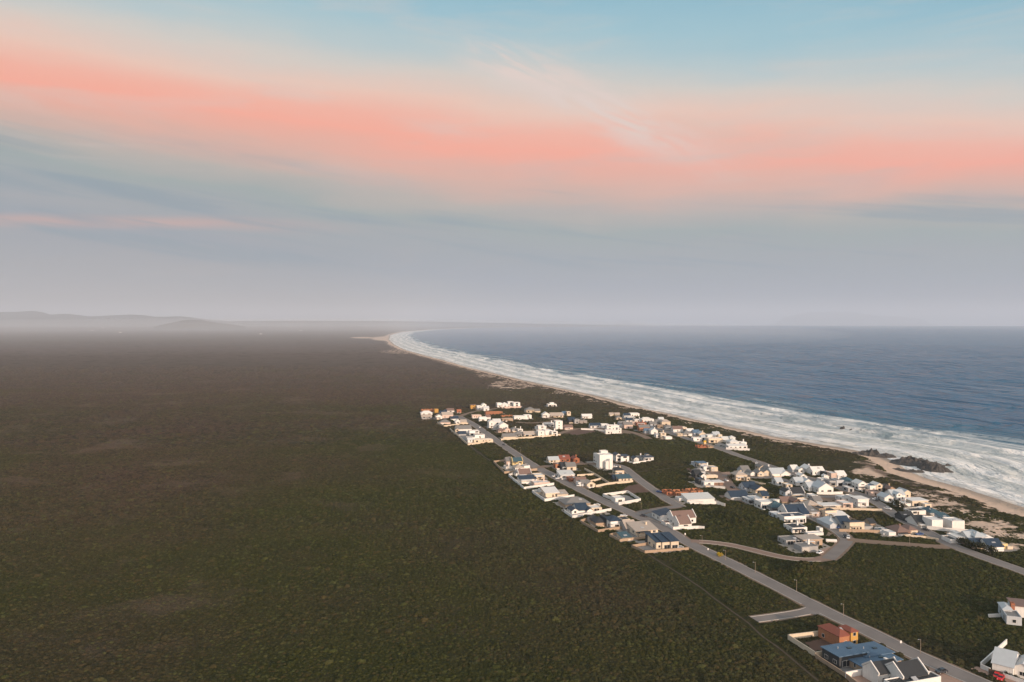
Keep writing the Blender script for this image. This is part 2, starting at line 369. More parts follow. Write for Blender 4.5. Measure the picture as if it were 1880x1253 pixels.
hole = t.smooth(t.m('ADD', t.m('MULTIPLY', q2, .75), t.m('MULTIPLY', q3, .25)), .38, .55)
sawp = t.m('FRACT', t.m('ADD', t.attr('phase'), t.m('MULTIPLY', t.m('SUBTRACT', q2, .5), .35)))
bore = t.m('MULTIPLY', t.m('SUBTRACT', 1.0, t.smooth(sawp, .04, .62)), t.smooth(sawp, .0, .04))
lace = t.m('ADD', t.m('MULTIPLY', hole, .42), t.m('ADD', .20, t.m('MULTIPLY', bore, .80)), clamp=True)
foam = t.m('MULTIPLY', edge, lace)
lines = t.m('MULTIPLY', t.smooth(t.attr('crest'), .15, .6), t.m('MULTIPLY', t.smooth(t.m('ADD', D, t.m('MULTIPLY', q1, 140)), 320, 210), t.smooth(t.noise(t.xyz(t.m('MULTIPLY', S, .007), t.m('MULTIPLY', D, .02), 12.0), 1.0, 3, .5), .40, .52)))
foam = t.m('MAXIMUM', foam, t.m('MULTIPLY', lines, t.smooth(q3, .36, .55)))
foam = t.m('MAXIMUM', foam, t.m('MULTIPLY', t.m('SUBTRACT', 1.0, t.smooth(t.m('ABSOLUTE', t.m('SUBTRACT', D, t.m('MULTIPLY', q1, 16))), 0, 7)), .7))
caps = t.noise(t.xyz(t.m('MULTIPLY', S, .012), t.m('MULTIPLY', D, .05), 9.0), 1.0, 6, .7)
foam = t.m('MAXIMUM', foam, t.m('MULTIPLY', t.smooth(caps, .70, .75), t.smooth(D, 1500, 200)))
water = t.mix(t.smooth(t.m('ADD', D, t.m('MULTIPLY', q1, 120)), 420, 130), (.010, .118, .240), (.020, .150, .215))
water = t.mix(t.smooth(D, 170, 60), water, (.40, .45, .43)); water = t.mix(t.smooth(D, 32, 0), water, (.42, .37, .31))
t.l.new(t.mix(foam, water, (.90, .89, .87)), p.inputs['Base Color'])
t.l.new(t.m('ADD', .24, t.m('MULTIPLY', foam, .6)), p.inputs['Roughness']); t.l.new(t.m('ADD', .24, t.m('MULTIPLY', foam, -.16)), p.inputs['Specular IOR Level'])
hb = t.m('ADD', t.m('MULTIPLY', t.noise(t.xyz(t.m('MULTIPLY', S, .008), t.m('MULTIPLY', D, .024), 21.0), 1.0, 3, .5), 26.0), t.m('MULTIPLY', t.noise(t.xyz(t.m('MULTIPLY', S, .016), t.m('MULTIPLY', D, .07), 1.0), 1.0, 5, .62), 11.0)); hb = t.m('ADD', hb, t.m('ADD', t.m('MULTIPLY', q3, 2.0), t.m('MULTIPLY', foam, 1.2)))
bp = t.n.new('ShaderNodeBump'); bp.inputs['Strength'].default_value = 1; bp.inputs['Distance'].default_value = 1.5
t.l.new(hb, bp.inputs['Height']); t.l.new(bp.outputs[0], p.inputs['Normal'])
keep = np.all(k[f], axis=1)
me = np_mesh('sea', np.stack([x, y, SEA + dz], -1), f[keep], MSEA, [('coast_d', d), ('coast_s', s), ('crest', sw), ('phase', ph2)])
tag(link(bpy.data.objects.new('sea', me)), kind='structure')

# far hills and headland: ridges with real depth and both slopes
def ridge(name, prof, dist, depth, seed, mat, base=2):
    """prof: (photo x, photo y of the skyline); the ridge stands at that distance"""
    px_ = np.array([q[0] for q in prof], float); py_ = np.array([q[1] for q in prof], float)
    xs = np.linspace(px_[0], px_[-1], 260); ys = np.interp(xs, px_, py_)
    top = np.maximum(0, HC + (HOR - ys) / F * dist) + base; X0 = (xs - CX) / F * dist
    co = []; nv = 13
    for j in range(nv):
        q = j / (nv - 1) * 2 - 1; prof_z = (1 - abs(q)) ** 1.25
        hz = top * prof_z * (1 + .16 * (fbm(X0 / 900 + j * .37, np.full_like(X0, j * .8), seed) - .5) * (1 if abs(q) > .05 else .5))
        co.append(np.stack([X0 * (1 + q * depth / dist), np.full_like(X0, dist + q * depth) + 300 * (fbm(X0 / 1500, X0 * 0 + j, seed + 3) - .5), hz - base], -1))
    co = np.concatenate(co); n = len(xs)
    i = np.arange(nv * n).reshape(nv, n); ff = np.stack([i[:-1, :-1], i[:-1, 1:], i[1:, 1:], i[1:, :-1]], -1).reshape(-1, 4)
    tag(link(bpy.data.objects.new(name, np_mesh(name, co, ff, mat))), kind='structure')
m, t, p = principled('far_heath_hills'); MHILL = m
t.l.new(t.mix(t.noise(t.pos(), .0016, 5, .6), (.035, .042, .03), (.085, .07, .05)), p.inputs['Base Color']); p.inputs['Roughness'].default_value = 1
ridge('hills', [(-420, 590), (-200, 578), (-60, 574), (0, 573.5), (28, 573), (48, 571.5), (62, 571), (80, 574), (92, 578), (110, 576.8), (128, 576.6), (150, 579), (165, 581), (190, 580), (215, 579), (240, 578), (262, 579), (285, 582), (305, 582), (330, 580.8), (350, 583), (380, 587), (440, 592), (480, 600)], 27000, 3000, 3, MHILL, 20)
ridge('hills', [(285, 600), (300, 596), (318, 592.5), (335, 588.6), (352, 587.2), (372, 588.6), (392, 592), (415, 595), (450, 600)], 13500, 900, 7, MHILL)
ridge('hills', [(380, 591), (480, 589.6), (600, 589.6), (700, 589.8), (800, 591), (900, 593), (1000, 595), (1100, 596.8), (1170, 598), (1215, 599)], 26500, 1100, 11, MHILL)
ridge('mountains', [(1415, 600), (1440, 583), (1462, 578), (1485, 573.5), (1510, 572.5), (1545, 572), (1570, 573), (1590, 577), (1620, 581), (1655, 582), (1690, 586), (1720, 600)], 58000, 3000, 15, MHILL, 210)
ridge('mountains', [(1120, 600), (1136, 591), (1150, 589), (1162, 591), (1180, 598)], 58000, 2500, 17, MHILL, 210)

# ------------------------------------------------------------------ roads, verges and kerbs
ASPH = plain('worn_asphalt', (.20, .18, .17), .9, .34, .09); SANDY = plain('sandy_verge', (.21, .15, .11), .95, .25, .3); KERB = plain('concrete_kerb', (.42, .39, .36), .9)
PAVE = plain('brick_paving', (.24, .165, .13), .9, .2, .5)
roads = dict(
    main=(7.6, [(1935, 1316), (1840, 1272), (1760, 1238), (1690, 1207), (1640, 1183), (1590, 1158), (1540, 1135), (1500, 1115), (1470, 1100), (1430, 1079), (1390, 1059), (1340, 1034), (1290, 1010), (1255, 992), (1225, 974), (1190, 957), (1155, 941), (1120, 926), (1085, 909), (1050, 892), (1020, 876), (990, 861), (965, 846), (940, 829), (915, 812), (890, 794), (870, 780), (852, 770), (838, 763)], ASPH),
    stub=(5.5, [(1385, 1138), (1430, 1132), (1478, 1124), (1500, 1116)], ASPH),
    loop=(5.5, [(1268, 994), (1300, 996), (1340, 1001), (1380, 1010), (1420, 1020), (1460, 1027), (1500, 1028), (1526, 1021), (1543, 1006), (1555, 992)], PAVE),
    middle=(6.5, [(1520, 1027), (1540, 1009), (1554, 994), (1548, 983), (1529, 970), (1509, 959), (1490, 949), (1470, 940)], ASPH),
    cross=(5.5, [(1556, 991), (1600, 995.5), (1655, 999), (1720, 1004.5), (1748, 1004)], SANDY),
    shore=(7.0, [(1960, 1088), (1895, 1056), (1840, 1036), (1790, 1018), (1745, 1001), (1720, 987), (1690, 971), (1665, 959), (1640, 944), (1620, 930), (1600, 918), (1578, 908), (1550, 899), (1515, 888), (1480, 877), (1445, 868), (1424, 860), (1390, 848), (1360, 838), (1338, 830), (1309, 820), (1270, 808), (1226, 794), (1202, 786), (1168, 776), (1139, 766)], ASPH),
    upper=(6.0, [(985, 859), (1000, 857), (1020, 855), (1050, 852.5), (1095, 852), (1126, 853)], SANDY),
    inner=(6.5, [(1108, 850), (1126, 853), (1145, 859), (1173, 881), (1202, 902), (1229, 920), (1250, 931)], ASPH),
    link=(5.5, [(1166, 946), (1183, 940), (1204, 936), (1246, 930)], ASPH),
    fork=(6.5, [(1296, 861), (1322, 874), (1336, 888), (1352, 905)], PAVE),
    lane=(5.5, [(1326, 873), (1375, 877), (1425, 878), (1455, 887)], ASPH),
    yard=(6.0, [(1478, 911), (1520, 912.5), (1570, 909)], ASPH),
    north=(5.5, [(842, 765), (868, 757), (900, 752), (916, 750)], SANDY),
    court=(5.5, [(948, 775.5), (975, 777), (1005, 775), (1022, 771), (1000, 768)], SANDY),
    mid_north=(5.0, [(1024, 797), (1046, 791), (1066, 787), (1090, 788)], SANDY),
    slope=(5.5, [(1141, 790), (1172, 797.5), (1192, 806)], SANDY))
TRACK = plain('trodden_earth', (.062, .047, .031), .95, .3, .3)
paths = [[(864, 819), (880, 832), (900, 846)], [(1192, 1018), (1250, 1056), (1330, 1111), (1420, 1183), (1500, 1250)], [(1375, 852), (1420, 846), (1480, 850), (1530, 846)], [(640, 790), (700, 785), (775, 772)], [(1310, 848), (1230, 860), (1160, 868)]]
road_lines = {}
for i, (k_, (wd, pts, mat)) in enumerate(roads.items()):
    L = spline([ground(*q) for q in pts], 6); road_lines[k_] = (L, wd)
def ribbon(line, a, b):
    A = np.array(line); T = np.gradient(A, axis=0); T /= np.linalg.norm(T, axis=1)[:, None] + 1e-9
    N = np.stack([T[:, 1], -T[:, 0]], -1); return A + N * a, A + N * b
for i, (k_, (wd, pts, mat)) in enumerate(roads.items()):
    L = road_lines[k_][0]
    for nm, half, zz, mt in (('road_verge', wd / 2 + 1.3, .03 + .002 * i, SANDY), ('road', wd / 2, .075 + .003 * i, mat)):
        a, b = ribbon(L, -half, half); n = len(L)
        if nm == 'road_verge':
            ja = np.array([random.Random(i * 999 + q).uniform(-.5, .5) for q in range(2 * n)])
            a = a + (a - np.array(L)) / half * ja[:n, None]; b = b + (b - np.array(L)) / half * ja[n:, None]
        co = np.concatenate([np.c_[a, np.full(n, zz)], np.c_[b, np.full(n, zz)]]); j = np.arange(n - 1)
        tag(link(bpy.data.objects.new(nm, np_mesh(nm, co, np.stack([j, j + n, j + n + 1, j + 1], -1), mt))), kind='structure')
for i, pts in enumerate(paths):
    L = spline([ground(*c) for c in pts], 4); road_lines['path%d' % i] = (L, 1.0)
    wob = np.array([[1.3 * (vnoise(np.array(k * .31), np.array(i + .5), 3) - .5), .9 * (vnoise(np.array(k * .27), np.array(i + 9.5), 4) - .5)] for k in range(len(L))])
    a, b = ribbon([tuple(c) for c in np.array(L) + wob], -.42, .42); n = len(L); co = np.concatenate([np.c_[a, np.full(n, .02 + .001 * i)], np.c_[b, np.full(n, .02 + .001 * i)]]); j = np.arange(n - 1)
    tag(link(bpy.data.objects.new('path', np_mesh('path', co, np.stack([j, j + n, j + n + 1, j + 1], -1), TRACK))), kind='structure')
kb = MB()
for k_, (L, wd) in road_lines.items():
    if k_ not in ('main', 'stub', 'shore', 'middle', 'inner', 'loop'): continue
    for side in (-1, 1):
        a, b = ribbon(L, side * (wd / 2), side * (wd / 2 + .32))
        mid_ = (a + b) / 2; free = np.ones(len(L), bool)
        for k2, (L2, w2) in road_lines.items():
            if k2 != k_: free &= seg_dist(mid_[:, 0], mid_[:, 1], L2)[0] > w2 / 2 + 1.2
        for j in range(len(L) - 1):
            if free[j] and free[j + 1]:
                q = [(*a[j], .20), (*b[j], .20), (*b[j + 1], .20), (*a[j + 1], .20)]
                if side < 0: q = q[::-1]
                kb.slab(q, .25)
tag(kb.build('kerb', KERB), kind='structure')
fl = MB(); fl.add([(*ground(1479, 1113)[:2], .14), (*ground(1466, 1126)[:2], .14), (*ground(1483, 1127)[:2], .14), (*ground(1522, 1134)[:2], .14), (*ground(1510, 1121)[:2], .14)], [(0, 1, 2, 3, 4)])
tag(fl.build('road', ASPH), kind='structure')

# bare and paved plots
plots = [(SOIL := plain('bare_reddish_soil', (.115, .068, .05), .95, .35, .12), [(1138, 902), (1154, 892), (1186, 887), (1205, 900), (1190, 905), (1158, 907)]),
         (SOIL, [(1026, 796), (1068, 788), (1104, 793), (1060, 800)]), (SOIL, [(1040, 884), (1052, 882), (1072, 897), (1066, 900)]), (SOIL, [(1258, 862), (1266, 858), (1292, 876), (1282, 878)]),
         (SOIL, [(1478, 1180), (1512, 1172), (1540, 1184), (1518, 1198), (1488, 1196)]),
         (PAVB := plain('blue_grey_paving', (.20, .20, .20), .9, .2, .4), [(1168, 1005), (1194, 1001), (1206, 1008), (1186, 1013)]),
         (PAVB, [(1110, 913), (1150, 908), (1172, 921), (1140, 925)]), (PAVB, [(1116, 922), (1134, 919), (1140, 927), (1128, 931)]), (PAVB, [(1178, 944), (1204, 937), (1212, 950), (1208, 957)]),
         (BRK := plain('pink_brick_paving', (.34, .23, .18), .9, .2, .5), [(1502, 1012), (1530, 1002), (1537, 1008), (1519, 1024), (1504, 1018)]), (BRK, [(1200, 958), (1222, 957), (1234, 970), (1224, 972)]),
         (BRK, [(1552, 1245), (1580, 1236), (1612, 1240), (1620, 1262), (1570, 1262)]), (BRK, [(1700, 1228), (1738, 1218), (1790, 1245), (1800, 1275), (1740, 1275)]), (PAVB, [(1520, 1210), (1600, 1214), (1600, 1236), (1556, 1240)]),
         (BRK, [(1780, 1228), (1800, 1222), (1890, 1254), (1890, 1268)]), (BRK, [(1322, 868), (1340, 866), (1344, 876), (1328, 878)])]
for i, (mt, pp) in enumerate(plots):
    q = MB(); q.add([(*ground(*c)[:2], .022 + .0007 * i) for c in pp], [tuple(range(len(pp)))])
    o = q.build('bare_soil' if mt is SOIL else 'paving', mt); tag(o, kind='structure')
    if o.data.polygons[0].normal.z < 0: o.data.flip_normals()

# ------------------------------------------------------------------ houses
GEO = {}
def pane_mesh(w_, h_):
    k_ = ('pane', round(w_, 1), round(h_, 1))
    if k_ not in GEO: GEO[k_] = MB().box(-w_ / 2, w_ / 2, -.05, .06, 0, h_).mesh('window', GLASS)
    return GEO[k_]
def frame_mesh(w_, h_):
    k_ = ('frame', round(w_, 1), round(h_, 1))
    if k_ not in GEO:
        b = MB(); e = .09; t0, t1 = -.09, .05
        b.box(-w_ / 2 - e, w_ / 2 + e, t0, t1, -e, 0); b.box(-w_ / 2 - e, w_ / 2 + e, t0, t1, h_, h_ + e)
        b.box(-w_ / 2 - e, -w_ / 2, t0, t1, 0, h_); b.box(w_ / 2, w_ / 2 + e, t0, t1, 0, h_)
        if w_ > 1.5: b.box(-.04, .04, t0, t1, 0, h_)
        GEO[k_] = b.mesh('frame', FRAME)
    return GEO[k_]
def set_opening(par, mesh, name, face, along, z, blk, framed):
    x0, y0, w_, d_ = blk
    loc, rz = {'f': ((x0 + along * w_ / 2, y0 - .02), 0), 'l': ((x0 - w_ / 2 - .02, y0 + d_ / 2 - along * d_ / 2), -90),
               'r': ((x0 + w_ / 2 + .02, y0 + d_ / 2 + along * d_ / 2), 90), 'b': ((x0 - along * w_ / 2, y0 + d_ + .02), 180)}[face]
    o = link(bpy.data.objects.new(name, mesh), par); o.location = (*loc, z); o.rotation_euler = (0, 0, R(rz))
    if framed and name == 'window':
        s_ = mesh.vertices[5].co.x * 2, mesh.vertices[5].co.z
        link(bpy.data.objects.new('frame', frame_mesh(*s_)), o)
    return o
yards = []
foot = []                                  # world footprints, to keep the shrubs off
def block(par, x0, y0, w_, d_, h_, roof, wmat, rmat, opts, rng, near, scale, rz_w):
    """one volume of a house in the house's own frame: x0 centre, y0 front, +y to the back"""
    a, b = x0 - w_ / 2, x0 + w_ / 2; c, e = y0, y0 + d_
    wl = MB(); rf = MB(); ov = .35; th = .18
    if roof == 'u':                         # unfinished: open-topped masonry with window holes
        tk = .3
        def side(p, q, hh):
            p, q = np.array(p), np.array(q); L = np.linalg.norm(q - p); u_ = (q - p) / L; nrm = np.array([-u_[1], u_[0]])
            n = max(2, int(L / 2.6)); cell = L / n
            for i in range(n):
                for s0, s1, z0, z1 in ((0, .3, 0, hh - .3 * rng.random()), (.3, .72, 0, .9), (.3, .72, 2.1, hh - .2), (.72, 1, 0, hh - .4 * rng.random())):
                    if z0 == 0 and s0 == .3: z1 = min(z1, hh * .6)
                    if z1 <= z0: continue
                    if z0 > 0 and rng.random() < .3: continue
                    q0 = p + u_ * cell * (i + s0); q1 = p + u_ * cell * (i + s1)
                    poly = [q0, q1, q1 + nrm * tk, q0 + nrm * tk]
                    wl.add([(*v_, z0) for v_ in poly] + [(*v_, z1) for v_ in poly], [(3, 2, 1, 0), (4, 5, 6, 7), (0, 1, 5, 4), (1, 2, 6, 5), (2, 3, 7, 6), (3, 0, 4, 7)])
        side((a, c), (b, c), h_); side((b, c), (b, e), h_); side((b, e), (a, e), h_); side((a, e), (a, c), h_)
        side((x0, c + .3), (x0, e - .3), h_ - .3)
        wl.build('wall', WALL[wmat], par); return
    if roof == 'f':
        wl.box(a, b, c, e, -.5, h_)
        r_ = .28
        for q in ((a, b, c, c + r_), (a, b, e - r_, e), (a, a + r_, c + r_, e - r_), (b - r_, b, c + r_, e - r_)): wl.box(*q, h_, h_ + .4)
        rf.box(a + r_, b - r_, c + r_, e - r_, h_ + .02, h_ + .12)
    elif roof == 'o':                       # thin overhanging flat roof
        wl.box(a, b, c, e, -.5, h_); rf.box(a - .5, b + .5, c - .5, e + .5, h_ + .003, h_ + .3)
    elif roof in ('m', 'M', 'p'):           # mono-pitch: m rises to the back, M to the front, p to the right
        rise = .16 * (d_ if roof != 'p' else w_)
        zz = {'m': (0, 0, rise, rise), 'M': (rise, rise, 0, 0), 'p': (0, rise, rise, 0)}[roof]
        P4 = [(a, c), (b, c), (b, e), (a, e)]
        wl.add([(*q, -.5) for q in P4] + [(*q, h_ + k_) for q, k_ in zip(P4, zz)], [(3, 2, 1, 0), (4, 5, 6, 7), (0, 1, 5, 4), (1, 2, 6, 5), (2, 3, 7, 6), (3, 0, 4, 7)])
        def zat(x_, y_):
            if roof == 'm': return h_ + rise * (y_ - c) / d_
            if roof == 'M': return h_ + rise * (e - y_) / d_
            return h_ + rise * (x_ - a) / w_
        q4 = [(a - ov, c - ov), (b + ov, c - ov), (b + ov, e + ov), (a - ov, e + ov)]
        rf.slab([(x_, y_, zat(x_, y_) + th + .01) for x_, y_ in q4], th)
    elif roof in ('g', 'G', 'gP', 'GP'):
        along_x = roof[0] == 'g'; para = 'P' in roof
        span = d_ if along_x else w_; rise = (.30 if not para else .36) * span
        rise = min(rise, 3.4 if not para else 4.2)
        if along_x:
            my = (c + e) / 2
            wl.add([(a, c, -.5), (b, c, -.5), (b, e, -.5), (a, e, -.5), (a, c, h_), (b, c, h_), (b, e, h_), (a, e, h_), (a, my, h_ + rise), (b, my, h_ + rise)],
                   [(0, 1, 5, 4), (2, 3, 7, 6), (1, 2, 6, 9, 5), (3, 0, 4, 8, 7), (3, 2, 1, 0)])
            ox = -.25 if para else ov; dz = -ov * rise / (span / 2)
            for s_ in (1, -1):
                y1 = (c - ov) if s_ > 0 else (e + ov)
                q4 = [(a - ox, y1, h_ + dz + th), (b + ox, y1, h_ + dz + th), (b + ox, my, h_ + rise + th), (a - ox, my, h_ + rise + th)]
                rf.slab(q4 if s_ > 0 else q4[::-1], th)
            if para:
                for xx in (a - .06, b - .34):
                    pr = [(c - .35, h_ - .1), (my, h_ + rise + .1), (e + .35, h_ - .1), (e + .35, h_ + .55), (my, h_ + rise + .75), (c - .35, h_ + .55)]
                    wl.add([(xx, *q) for q in pr] + [(xx + .4, *q) for q in pr], [(0, 5, 4, 1), (1, 4, 3, 2), (6, 7, 10, 11), (7, 8, 9, 10)] + [(i, (i + 1) % 6, 6 + (i + 1) % 6, 6 + i) for i in range(6)])
        else:
            wl.add([(a, c, -.5), (b, c, -.5), (b, e, -.5), (a, e, -.5), (a, c, h_), (b, c, h_), (b, e, h_), (a, e, h_), (x0, c, h_ + rise), (x0, e, h_ + rise)],
                   [(0, 1, 5, 8, 4), (2, 3, 7, 9, 6), (1, 2, 6, 5), (3, 0, 4, 7), (3, 2, 1, 0)])
            oy = -.25 if para else ov; dz = -ov * rise / (span / 2)
            for s_ in (1, -1):
                x1 = (b + ov) if s_ > 0 else (a - ov)
                q4 = [(x1, c - oy, h_ + dz + th), (x1, e + oy, h_ + dz + th), (x0, e + oy, h_ + rise + th), (x0, c - oy, h_ + rise + th)]
                rf.slab(q4 if s_ > 0 else q4[::-1], th)
            if para:
                for yy in (c - .06, e - .34):
                    pr = [(a - .35, h_ - .1), (x0, h_ + rise + .1), (b + .35, h_ - .1), (b + .35, h_ + .55), (x0, h_ + rise + .75), (a - .35, h_ + .55)]
                    wl.add([(q[0], yy, q[1]) for q in pr] + [(q[0], yy + .4, q[1]) for q in pr], [(0, 1, 4, 5), (1, 2, 3, 4), (11, 10, 7, 6), (10, 9, 8, 7)] + [(i, 6 + i, 6 + (i + 1) % 6, (i + 1) % 6) for i in range(6)])
    elif roof == 'h':
        wl.box(a, b, c, e, -.5, h_)
        sp = min(w_, d_); rise = min(.30 * sp, 3.2); q = ov; my = (c + e) / 2
        z0, z1 = h_ + .004, h_ + rise + .2
        if w_ >= d_: r0, r1 = (a + sp / 2 - .05, my, z1), (b - sp / 2 + .05, my, z1)
        else: r0, r1 = (x0, c + sp / 2 - .05, z1), (x0, e - sp / 2 + .05, z1)
        base = [(a - q, c - q), (b + q, c - q), (b + q, e + q), (a - q, e + q)]
        vs = [(*k_, z0) for k_ in base] + [(*k_, z0 + .2) for k_ in base] + [r0, r1]
        fs = [(3, 2, 1, 0), (0, 1, 5, 4), (1, 2, 6, 5), (2, 3, 7, 6), (3, 0, 4, 7)]
        fs += [(4, 5, 9, 8), (5, 6, 9), (6, 7, 8, 9), (7, 4, 8)] if w_ >= d_ else [(4, 5, 8), (5, 6, 9, 8), (6, 7, 9), (7, 4, 8, 9)]
        rf.add(vs, fs)
    wl.build('wall', WALL[wmat], par)
    if rf.v:
        rob = rf.build('roof', ROOF[rmat], par)
        if 'c' in opts or (scale > 1.5 and roof in 'gGhf' and w_ > 5 and rng.random() < .28):
            cb = MB(); cx, cy = x0 + w_ * .22, (c + e) / 2 + d_ * .12
            cb.box(cx - .45, cx + .45, cy - .45, cy + .45, h_ - .2, h_ + 2.6).box(cx - .55, cx + .55, cy - .55, cy + .55, h_ + 2.6, h_ + 2.78)
            cb.build('chimney', WALL['W' if wmat in 'WPG' else wmat], rob)
        if 's' in opts or (scale > 1.9 and roof in 'fghm' and w_ > 5 and rng.random() < .3):
            sb = MB(); cx, cy = x0 - w_ * rng.uniform(-.2, .2), c + d_ * .28; zq = h_ - 1.4 if roof == 'f' else h_ - 1.75 + (.16 * d_ * .28 if roof == 'm' else min(.30 * min(w_, d_), 3.2) * .56 + .15)
            sb.slab([(cx - 1, cy - .7, zq + 1.75), (cx + 1, cy - .7, zq + 1.75), (cx + 1, cy + .7, zq + 2.35), (cx - 1, cy + .7, zq + 2.35)], .3); sb.build('solar_heater', METAL, rob)
    if 'x' in opts: return
    st_n = max(1, int(round(h_ / 3.0))) if h_ > 2.3 else 0
    blk = (x0, y0, w_, d_)
    sizes = [(1.2, 1.2), (1.6, 1.2), (2.4, 1.3), (.8, 1.4), (1.8, 2.0)]
    for face, L in (('f', w_), ('l', d_), ('r', d_), ('b', w_)):
        if L < 2.6: continue
        if face in 'rb' and not near: cnt = 1 if rng.random() < .5 else 0
        else: cnt = max(1, int(L / (4.2 if scale > 1.9 else 5.2)))
        for s_ in range(st_n):
            for i in range(cnt):
                if rng.random() < .14: continue
                ww, hh = rng.choice(sizes)
                if 'd' in opts and face == 'f': ww, hh = min(3.2, L / cnt - .8), 2.1
                if ww > L / cnt - .5: ww = max(.7, round(L / cnt - .8, 1))
                z = s_ * 2.9 + (.25 if hh > 1.9 else .95)
                if z + hh > h_ - .12: hh = round(h_ - .15 - z, 1)
                if hh < .5: continue
                al = ((i + .5) / cnt) * 2 - 1
                if 'g' in opts and face == 'f' and s_ == 0 and i == 0: continue
                set_opening(par, pane_mesh(ww, hh), 'window', face, al, z, blk, near)
    if 'g' in opts and w_ > 4:
        gw = min(4.6, w_ * .42)
        k_ = ('ga', round(gw, 1))
        if k_ not in GEO:
            g_ = MB(); [g_.box(-gw / 2, gw / 2, -.06 - .015 * (q % 2), .05, q * .36, q * .36 + .36) for q in range(6)]; GEO[k_] = g_.mesh('garage_door', GARM)
        set_opening(par, GEO[k_], 'garage_door', 'f', -1 + (gw + .8) / w_, .02, blk, False)
    if st_n and w_ > 6:
        if 'door' not in GEO: GEO['door'] = MB().box(-.5, .5, -.07, .05, 0, 2.1).mesh('door', DOORM)
        set_opening(par, GEO['door'], 'door', 'f', rng.choice([-.06, .06, .5 / w_ + .25]) if st_n else 0, .02, blk, False)

def house(label, rot, blocks, cat='house', name='house', group=None, extra=None):
    """blocks: (x0, x1, y_base, wall height) as seen in the photo for the front face, then depth in m, roof, wall colour, roof colour, options"""
    rng = random.Random(label); rz = R(rot); c_, s_ = math.cos(rz), math.sin(rz)
    b0 = blocks[0]; O = ground((b0[0] + b0[1]) / 2, b0[2]); e = empty(name, O, rz)
    tag(e, label, cat, group or GROUP)
    mine = []
    for i, bl in enumerate(blocks):
        x0, x1, yb, hp, dep, roof, wm, rm = bl[:8]; opts = bl[8] if len(bl) > 8 else ''
        G = ground((x0 + x1) / 2, yb); s = (yb - HOR) / HC
        w_ = (x1 - x0) / s / max(.55, c_ - G[0] / G[1] * s_); h_ = hp / s + rng.uniform(-.02, .02)
        dx, dy = G[0] - O[0], G[1] - O[1]; lx, ly = dx * c_ + dy * s_, -dx * s_ + dy * c_
        lx += .013 * i; ly += .017 * i
        mine.append((lx - w_ / 2, lx + w_ / 2, ly, ly + dep))
        block(e, lx, ly, w_, dep, h_, roof, wm, rm, opts, rng, yb > 905, s, rz)
        foot.append([(O[0] + X_ * c_ - Y_ * s_, O[1] + X_ * s_ + Y_ * c_) for X_, Y_ in ((lx - w_ / 2 - 1.6, ly - 2.2), (lx + w_ / 2 + 1.6, ly - 2.2), (lx + w_ / 2 + 1.6, ly + dep + 1.5), (lx - w_ / 2 - 1.6, ly + dep + 1.5))])
    # yard paving, patio and veranda give each plot its clutter
    xs_ = [q for f_ in mine for q in f_[:2]]; ys_ = [q for f_ in mine for q in f_[2:]]
    if (b0[2] - HOR) / HC > 1.2 and b0[2] < 1090:
        m_ = [rng.uniform(1.5, 4.5) for _ in range(4)]
        yards.append((rng.choice('cstb'), [(O[0] + X_ * c_ - Y_ * s_, O[1] + X_ * s_ + Y_ * c_) for X_, Y_ in ((min(xs_) - m_[0], min(ys_) - m_[1]), (max(xs_) + m_[2], min(ys_) - m_[1]), (max(xs_) + m_[2], max(ys_) + m_[3]), (min(xs_) - m_[0], max(ys_) + m_[3]))]))
        fx0, fx1, fy0, _ = mine[0]; wm = b0[6] if b0[6] not in 'UO' else 'C'
        if b0[5] != 'u' and fx1 - fx0 > 5 and 'x' not in (b0[8] if len(b0) > 8 else ''):
            q = MB(); pd = rng.uniform(2.2, 3.4); a_, b_ = fx0 + .3, fx0 + (fx1 - fx0) * rng.uniform(.45, .8)
            kind = rng.random()
            q.box(a_, b_, fy0 - pd, fy0 - .03, -.2, .18)
            if kind < .6: q.box(a_, b_, fy0 - pd - .18, fy0 - pd - .003, -.2, .95); q.box(a_ - .2, a_ - .003, fy0 - pd - .18, fy0 - .04, -.2, .95)
            q.build('patio', WALL[rng.choice([wm, wm, 'W', 'C'])], e)
            if kind > .45:
                v_ = MB(); zt = min(2.7, (b0[3]) / ((b0[2] - HOR) / HC) - .35)
                v_.box(a_, b_, fy0 - pd, fy0 - .04, zt, zt + .14)
                for xx in (a_ + .05, b_ - .25): v_.box(xx, xx + .2, fy0 - pd + .05, fy0 - pd + .25, .182, zt - .003)
                v_.build('veranda', WALL[rng.choice([wm, 'W', 'W', 'D'])], e)
    if extra: extra(e)
    return e

GROUP = 'houses at the far north end of the village'
Hh = house
Hh('low row of unfinished orange brick rooms at the far left tip of the village', 14, [(774, 797, 757, 5, 8, 'u', 'O', '')], 'building site')
Hh('small bright yellow block at the end of the unfinished orange brick rooms', 14, [(798, 805, 759, 7, 6, 'f', 'Y', 'b', 'x')])
Hh('low white house in front of the orange brick rooms, leftmost white roof', 14, [(773, 794, 763, 4, 9, 'h', 'W', 'w')])
Hh('pale grey roofed house at the leftmost front corner of the village', 14, [(774, 793, 769, 3.5, 8, 'g', 'G', 'q'), (794, 802, 771, 3, 6, 'f', 'D', 'k')])
Hh('long dark navy roofed house behind the yellow block', 14, [(808, 821, 763, 4, 9, 'g', 'G', 'n'), (816, 824, 758, 3, 8, 'h', 'P', 'n')])
Hh('white house with a rose roof behind the dark navy roof at the north tip', 14, [(821, 834, 758, 4, 8, 'g', 'W', 'b')])
Hh('small red brick block standing right of the rose roofed white house', 14, [(839, 847, 759, 6, 6, 'f', 'B', 'r')])
Hh('wide cream house with rose gable, left of the road at the north end', 14, [(800, 812, 770, 5, 8, 'G', 'W', 'q'), (812, 832, 768, 6, 10, 'g', 'K', 'q')])
